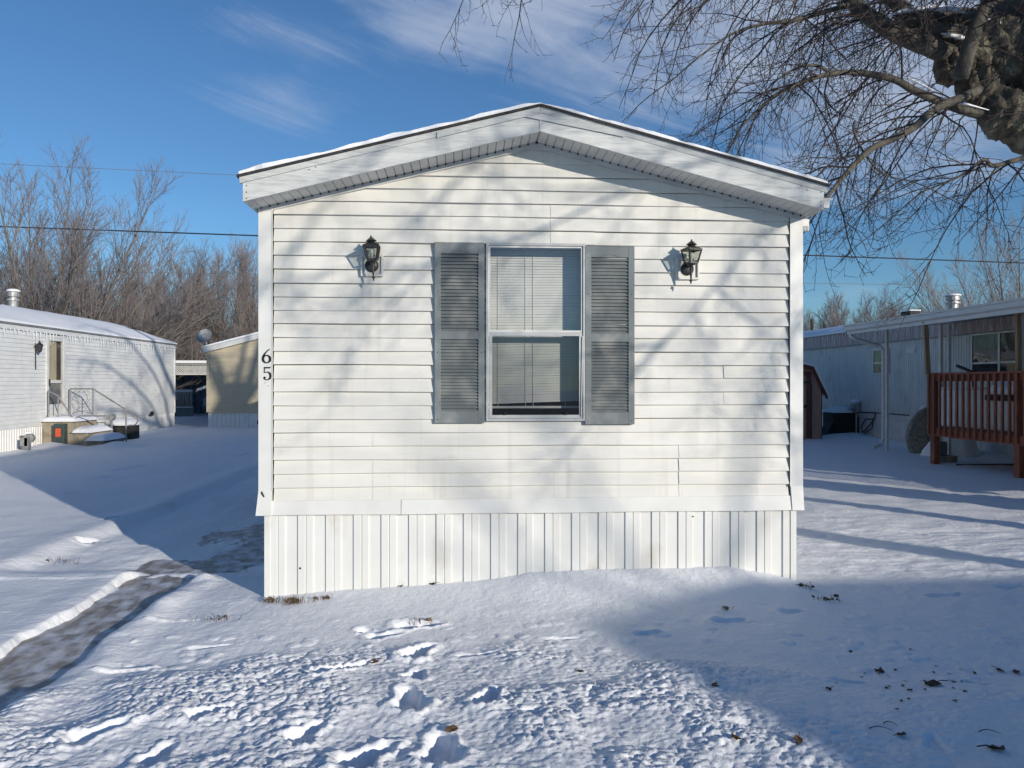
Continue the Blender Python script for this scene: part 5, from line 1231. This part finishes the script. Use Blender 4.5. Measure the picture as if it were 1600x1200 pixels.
# limbs above and to the right of the frame that carry the hanging twigs
for i, pl in enumerate(([(1560, 0, 9.3), (1500, -80, 9.6), (1420, -150, 9.9), (1300, -190, 10.1), (1150, -190, 10.2)], [(1640, -60, 9.0), (1600, -160, 9.4), (1520, -260, 10.0), (1400, -300, 10.4)],
                        [(1650, 60, 8.4), (1720, -40, 7.9), (1800, -120, 7.5), (1900, -160, 7.2)], [(1600, 20, 9.4), (1540, -20, 10.2), (1460, -30, 10.9), (1360, -20, 11.4)],
                        [(1560, -10, 8.2), (1440, -60, 7.6), (1300, -90, 7.3), (1180, -80, 7.2), (1080, -60, 7.1)])):
    limb([P3(*a) for a in pl], .12, .02, seed=50+i)
for i, pl in enumerate(([(7.3, 8.9, 5.6), (7.0, 8.7, 7.5), (6.2, 8.3, 9.5), (5.6, 8.0, 11.5)], [(7.4, 9.0, 5.6), (7.8, 9.2, 8.0), (8.4, 9.3, 10.5), (8.8, 9.2, 12.5)], [(7.2, 8.9, 5.5), (5.9, 8.2, 7.2), (4.6, 7.6, 8.7), (3.8, 7.2, 10)], [(7.4, 8.9, 5.6), (7.5, 8.0, 7.6), (7.4, 7.2, 9.6), (7.0, 6.6, 11.5)])):  # unseen upper limbs without twigs, added to cast shade on the homes at left
    limb([Vector(a) for a in pl], .16, .05, seed=70+i, reg=False)
lmb = lm.build('limb', M['limb'], bt, smooth=True)
# snow lying on limbs
sm_ = MB()
for pl, r_ in (([(1395, 22), (1420, 15), (1450, 12), (1480, 14), (1512, 20)], .035), ([(1470, 52), (1500, 58), (1512, 62)], .03), ([(1370, 18), (1395, 38), (1415, 48)], .018), ([(1545, 172), (1500, 160), (1475, 152)], .016), ([(1400, 112), (1440, 132), (1470, 148)], .012), ([(1540, 30), (1555, 38), (1575, 36)], .05), ([(1400, 206), (1425, 190), (1450, 172)], .010)):
    sm_.tube([P3(px, py, 8.55 if py < 70 else 8.3) for px, py in pl], [r_*.3]+[r_]*(len(pl)-2)+[r_*.3], 8)
sm_.parts('limb_snow', M['snow_soft'], bt, smooth=True)
# twigs
tw = MB(); rnd = random.Random(4)
cnt = [0]
def twig(p, d, L, r, lvl):
    cnt[0] += 1
    n = {0: 9, 1: 6, 2: 3}[lvl]; gv = {0: .75, 1: .55, 2: .1}[lvl]
    pts = walk(p, d, L, n, gv, {0: .11, 1: .14, 2: .2}[lvl], rnd, tip=.9 if lvl < 2 else 0)
    tw.tube(pts, [max(.0022, r*(1-.75*i/n)) for i in range(n+1)], 4 if lvl == 0 else 3, cap=False)
    if lvl == 2:
        return
    m_ = int(L/(.13 if lvl == 0 else .085)); side = perp(d.normalized(), rnd)
    for j in range(m_):
        t = (j+.7)/m_; k_ = min(n-1, int(t*n)); q = pts[k_].lerp(pts[k_+1], t*n-k_); dd = (pts[k_+1]-pts[k_]).normalized()
        ax = perp(dd, rnd); nd = rot_about(dd, ax, R(rnd.uniform(30, 62)))
        if lvl == 0:
            if rnd.random() < .80: twig(q, nd, L*(.42*(1-t)+.16)*rnd.uniform(.6, 1.3), max(.003, r*(.55-.2*t)), 1)
        elif rnd.random() < .8: twig(q, nd, rnd.uniform(.04, .17), .0028, 2)
for (q, rr0) in paths:
    tot = sum((q[i+1]-q[i]).length for i in range(len(q)-1)); nb = int(tot/.185)
    for b_ in range(nb):
        t = .10+.90*(b_+rnd.random())/nb; k_ = min(len(q)-2, int(t*(len(q)-1))); p = q[k_]; dd = (q[k_+1]-q[k_]).normalized()
        nd = rot_about(dd, perp(dd, rnd), R(rnd.uniform(35, 85))); nd.z = nd.z*.6-.12; nd.x -= .25
        r_ = min(.011, rr0[k_]*.5)
        twig(p, nd, rnd.uniform(.8, 2.2)*(1 if rr0[k_] > .02 else .75), r_, 0)
    # end of the limb carries on as a branch
    twig(q[-1], (q[-1]-q[-3]).normalized(), 1.3, min(.011, rr0[-1]), 0)
big_crown = tw
print('twigs', cnt[0], len(tw.v))
tw.build('crown', M['twig'], bt)
# spreading tree off to the right whose thin boughs shade the front wall
stt = thing('bare_tree', 'spreading bare tree right of the camera, outside the picture, its boughs shading the front wall', 'tree', (11.2, -1.0, 0), G2)
S3 = Vector((.8, -1, .3)); lm = MB(); paths = []; tw = MB(); rnd = random.Random(21); cnt[0] = 0
def wp(x, z, t): return Vector((x, 6.04, z))+S3*t
trk = [Vector((11.2, -1, -.2)), Vector((11.1, -1, 2.2)), Vector((10.8, -.9, 4.2)), Vector((10.3, -.8, 5.8))]
limb(trk, .24, .16, .08, 60, reg=False)
for i, (pl, r0) in enumerate((([(3.4, 3.6, 7.0), (2.3, 3.35, 6.6), (1.3, 3.15, 6.3), (.4, 2.75, 6.1), (-.5, 2.5, 6.0)], .030), ([(3.4, 3.2, 6.9), (2.5, 2.9, 6.3), (1.9, 2.3, 6.0), (1.45, 1.8, 5.9)], .024),
                              ([(3.2, 4.0, 7.2), (1.9, 3.9, 7.0), (.6, 3.6, 6.9), (-.2, 3.1, 6.8), (-.8, 2.3, 6.7)], .030), ([(3.3, 2.8, 6.6), (2.7, 2.2, 6.1), (2.3, 1.6, 5.9)], .020), ([(3.4, 4.4, 8.2), (1.6, 4.3, 8.2), (-.1, 3.8, 8.2), (-1.1, 3.0, 8.2), (-1.5, 2.2, 8.2)], .034))):
    limb([trk[2 if i % 2 else 3]]+[wp(*a) for a in pl], r0*.85, r0*.24, .02, 80+i)
lm.build('trunk', M['limb'], stt, smooth=True)
for (q, rr0) in paths:
    tot = sum((q[i+1]-q[i]).length for i in range(len(q)-1)); nb = int(tot/.34)
    for b_ in range(nb):
        t = .30+.70*(b_+rnd.random())/nb; k_ = min(len(q)-2, int(t*(len(q)-1))); p = q[k_]; dd = (q[k_+1]-q[k_]).normalized()
        nd = rot_about(dd, perp(dd, rnd), R(rnd.uniform(25, 65))); nd.z -= .05
        twig(p, nd, rnd.uniform(.5, 1.5), rnd.uniform(.006, .011), 0)
tw.build('crown', M['twig'], stt)

# ================================================================= power lines and pole
def wire(pa, pb, Yp, r_, label, mt, ext=.6, sag=.0):
    a = onY(*pa, Yp); b_ = onY(*pb, Yp); d = b_-a; a2 = a-d*ext; b2 = b_+d*ext; n = 40
    pts = [a2.lerp(b2, i/n)-Vector((0, 0, 1))*sag*(1-((2*i/n)-1)**2) for i in range(n+1)]
    c = MB().tube(pts, r_, 5); o = c.build('power_line', mt); tag(o, label, 'power line', 'overhead power lines')
wire((0, 354), (1600, 411), 32, .028, 'thick black cable crossing low behind the homes at the height of the wall lamps', M['wire'])
wire((0, 256), (378, 274), 30, .010, 'topmost thin wire crossing the sky left of the roof corner', M['wire_pale'], ext=.0)
wire((0, 422), (1600, 448), 34, .012, 'thin pale wire below the thick black cable', M['wire_pale'])
up = thing('utility_pole', 'short wooden utility pole above the far roof, right of the main home', 'utility pole', (pxY(1269, 60), 60, 0))
MB().lathe([(.16, 0), (.12, 6.75)], (pxY(1269, 60), 60, 0), 10).build('post', M['pole'], up); MB().lathe([(.22, 4.0), (.22, 4.9)], (pxY(1269, 60)-.45, 60, 0), 10).build('transformer', M['galv'], up)

# ================================================================= small things on the snow
def leaf_mesh(seed, s_):
    rnd = random.Random(seed); c = MB(); n = 9
    pts = [Vector((s_*rnd.uniform(.5, 1)*math.cos(2*math.pi*i/n), s_*.7*rnd.uniform(.4, 1)*math.sin(2*math.pi*i/n), s_*rnd.uniform(.0, .45))) for i in range(n)]
    ctr = Vector((0, 0, s_*.12))
    for i in range(n): c.poly([ctr, pts[i], pts[(i+1) % n]]); c.poly([ctr-Vector((0, 0, .002)), pts[(i+1) % n]-Vector((0, 0, .002)), pts[i]-Vector((0, 0, .002))])
    c.tube([ctr, ctr+Vector((s_*.9, .1*s_, .2*s_)), ctr+Vector((s_*1.7, .3*s_, .05*s_))], .0015, 4)
    me_ = bpy.data.meshes.new('dead_leaf'); me_.from_pydata([tuple(v) for v in c.v], [], c.f); me_.materials.append(M['leaf']); return me_
lms = [leaf_mesh(i, .024+.006*(i % 3)) for i in range(5)]
def put(me_, nm, px, py, sc, label, cat, grp, rz, tilt=0.):
    p = onZ(px, py, 0.0)
    for _ in range(3): p = onZ(px, py, gz(p.x, p.y))
    o = bpy.data.objects.new(nm, me_); COL.objects.link(o); o.location = (p.x, p.y, p.z+.004); o.rotation_euler = (tilt, 0, rz); o.scale = (sc,)*3; tag(o, label, cat, grp); return o
rnd = random.Random(12)
big = [(1558, 1173, 1.6, 'largest curled dark brown leaf, near the lower right corner'), (1374, 1050, 1.1, 'clump of brown leaf scraps, leftmost in the shaded snow'), (1457, 1071, 1.3, 'ragged reddish brown leaf in the middle of the leaf litter'),
       (1562, 1049, 1.1, 'pale brown curled leaf near the right edge'), (1588, 1052, 1.0, 'dark narrow leaf at the right edge'), (1409, 1150, 1.0, 'dark curled leaf standing upright in the shaded snow'),
       (1117, 1072, .9, 'dark leaf on the sunlit edge of the snow pile'), (1246, 1158, .9, 'dark leaf near the bottom edge on the sunlit pile'), (1295, 1078, .8, 'tiny upright leaf in the shaded snow'),
       (585, 1036, 1.0, 'brown leaf scrap beside the curved footprint'), (907, 1051, .9, 'small brown leaf on the lumpy pile, below the window'), (1150, 1155, 1.0, 'long brown leaf scrap on the sunlit pile'),
       (705, 1141, .8, 'brown leaf scrap between the footprints'), (1306, 932, .9, 'dark leaf right of the skirting corner'), (676, 913, .9, 'black leaf scrap against the foot of the skirting'), (626, 917, .8, 'brown leaf scrap at the foot of the skirting')]
for i, (px, py, s_, lb) in enumerate(big): put(lms[i % 5], 'dead_leaf', px, py, s_*1.25, lb, 'leaf', 'dead leaves on the snow', rnd.uniform(0, 6), rnd.uniform(-.3, .5))
for i in range(30):
    px, py = rnd.gauss(1455, 60), rnd.gauss(1062, 22)
    put(lms[i % 5], 'dead_leaf', min(1590, px), py, rnd.uniform(.3, .6), 'tiny brown leaf crumb scattered in the shaded snow at the right', 'leaf', 'leaf crumbs in the shaded snow', rnd.uniform(0, 6), rnd.uniform(-.3, .3))
for px, py, ln in ((1545, 1163, .09), (1375, 1155, .10), (1390, 1147, .06)):
    p = onZ(px, py, 0.01); z_ = gz(p.x, p.y)+.006; c = MB().tube([(p.x-ln/2, p.y, z_), (p.x-ln*.3, p.y+.005, z_+.004), (p.x-ln*.05, p.y+.004, z_+.007), (p.x+ln*.2, p.y-.006, z_+.005), (p.x+ln/2, p.y-.02, z_-.003)], [.0026, .0022, .002, .0016, .001], 5)
    o = c.build('fallen_twig', M['twig']); tag(o, {1545: 'thin fallen twig by the largest dead leaf', 1375: 'longest fallen twig lying in the shaded snow', 1390: 'short fallen twig near the longest one'}[px], 'twig')
def weed(px, py, n, h, sp_, label):
    p = onZ(px, py, .0); zb_ = gz(p.x, p.y); c = MB(); rnd = random.Random(px)
    for i in range(n):
        x, y = p.x+rnd.gauss(0, sp_), p.y+rnd.gauss(0, sp_*.35); hh = h*rnd.uniform(.4, 1.2); dx, dy = rnd.gauss(0, .5)*hh, rnd.gauss(0, .4)*hh
        c.tube([(x, y, zb_-.02), (x+dx*.4, y+dy*.4, zb_+hh*.7), (x+dx, y+dy, zb_+hh*rnd.uniform(.5, 1.))], [.0022, .0018, .0012], 3)
        if i % 3 == 0:
            a_ = rnd.uniform(0, 6); q = Vector((x+dx*.5, y+dy*.5, zb_+hh*.4)); c.poly([q, q+Vector((.02*math.cos(a_), .012, .012)), q+Vector((.035*math.cos(a_), -.01, .004)), q+Vector((.015, -.015, -.006))])
    o = c.build('dry_weed', M['weed']); tag(o, label, 'weed', 'dry weeds poking through the snow')
weed(422, 938, 26, .05, .035, 'brown weed tuft at the left corner of the skirting')
weed(462, 942, 60, .06, .05, 'dense brown weed tuft below the skirting, right of the corner one')
weed(505, 938, 26, .04, .03, 'small dry weed tuft farthest right along the skirting foot')
weed(345, 965, 14, .05, .07, 'thin grass blades poking up beside the icy walk')
weed(1255, 925, 16, .04, .06, 'fine grass blades right of the skirting corner')
weed(1290, 940, 22, .03, .045, 'sparse dark blades in the snow at the shade edge')
weed(1135, 960, 8, .03, .03, 'few blades beside the small print below the right lamp')
weed(100, 873, 14, .05, .12, 'sparse blades in the yard left of the walk')
weed(660, 970, 10, .03, .04, 'few blades inside the trodden hollow in front of the skirting')
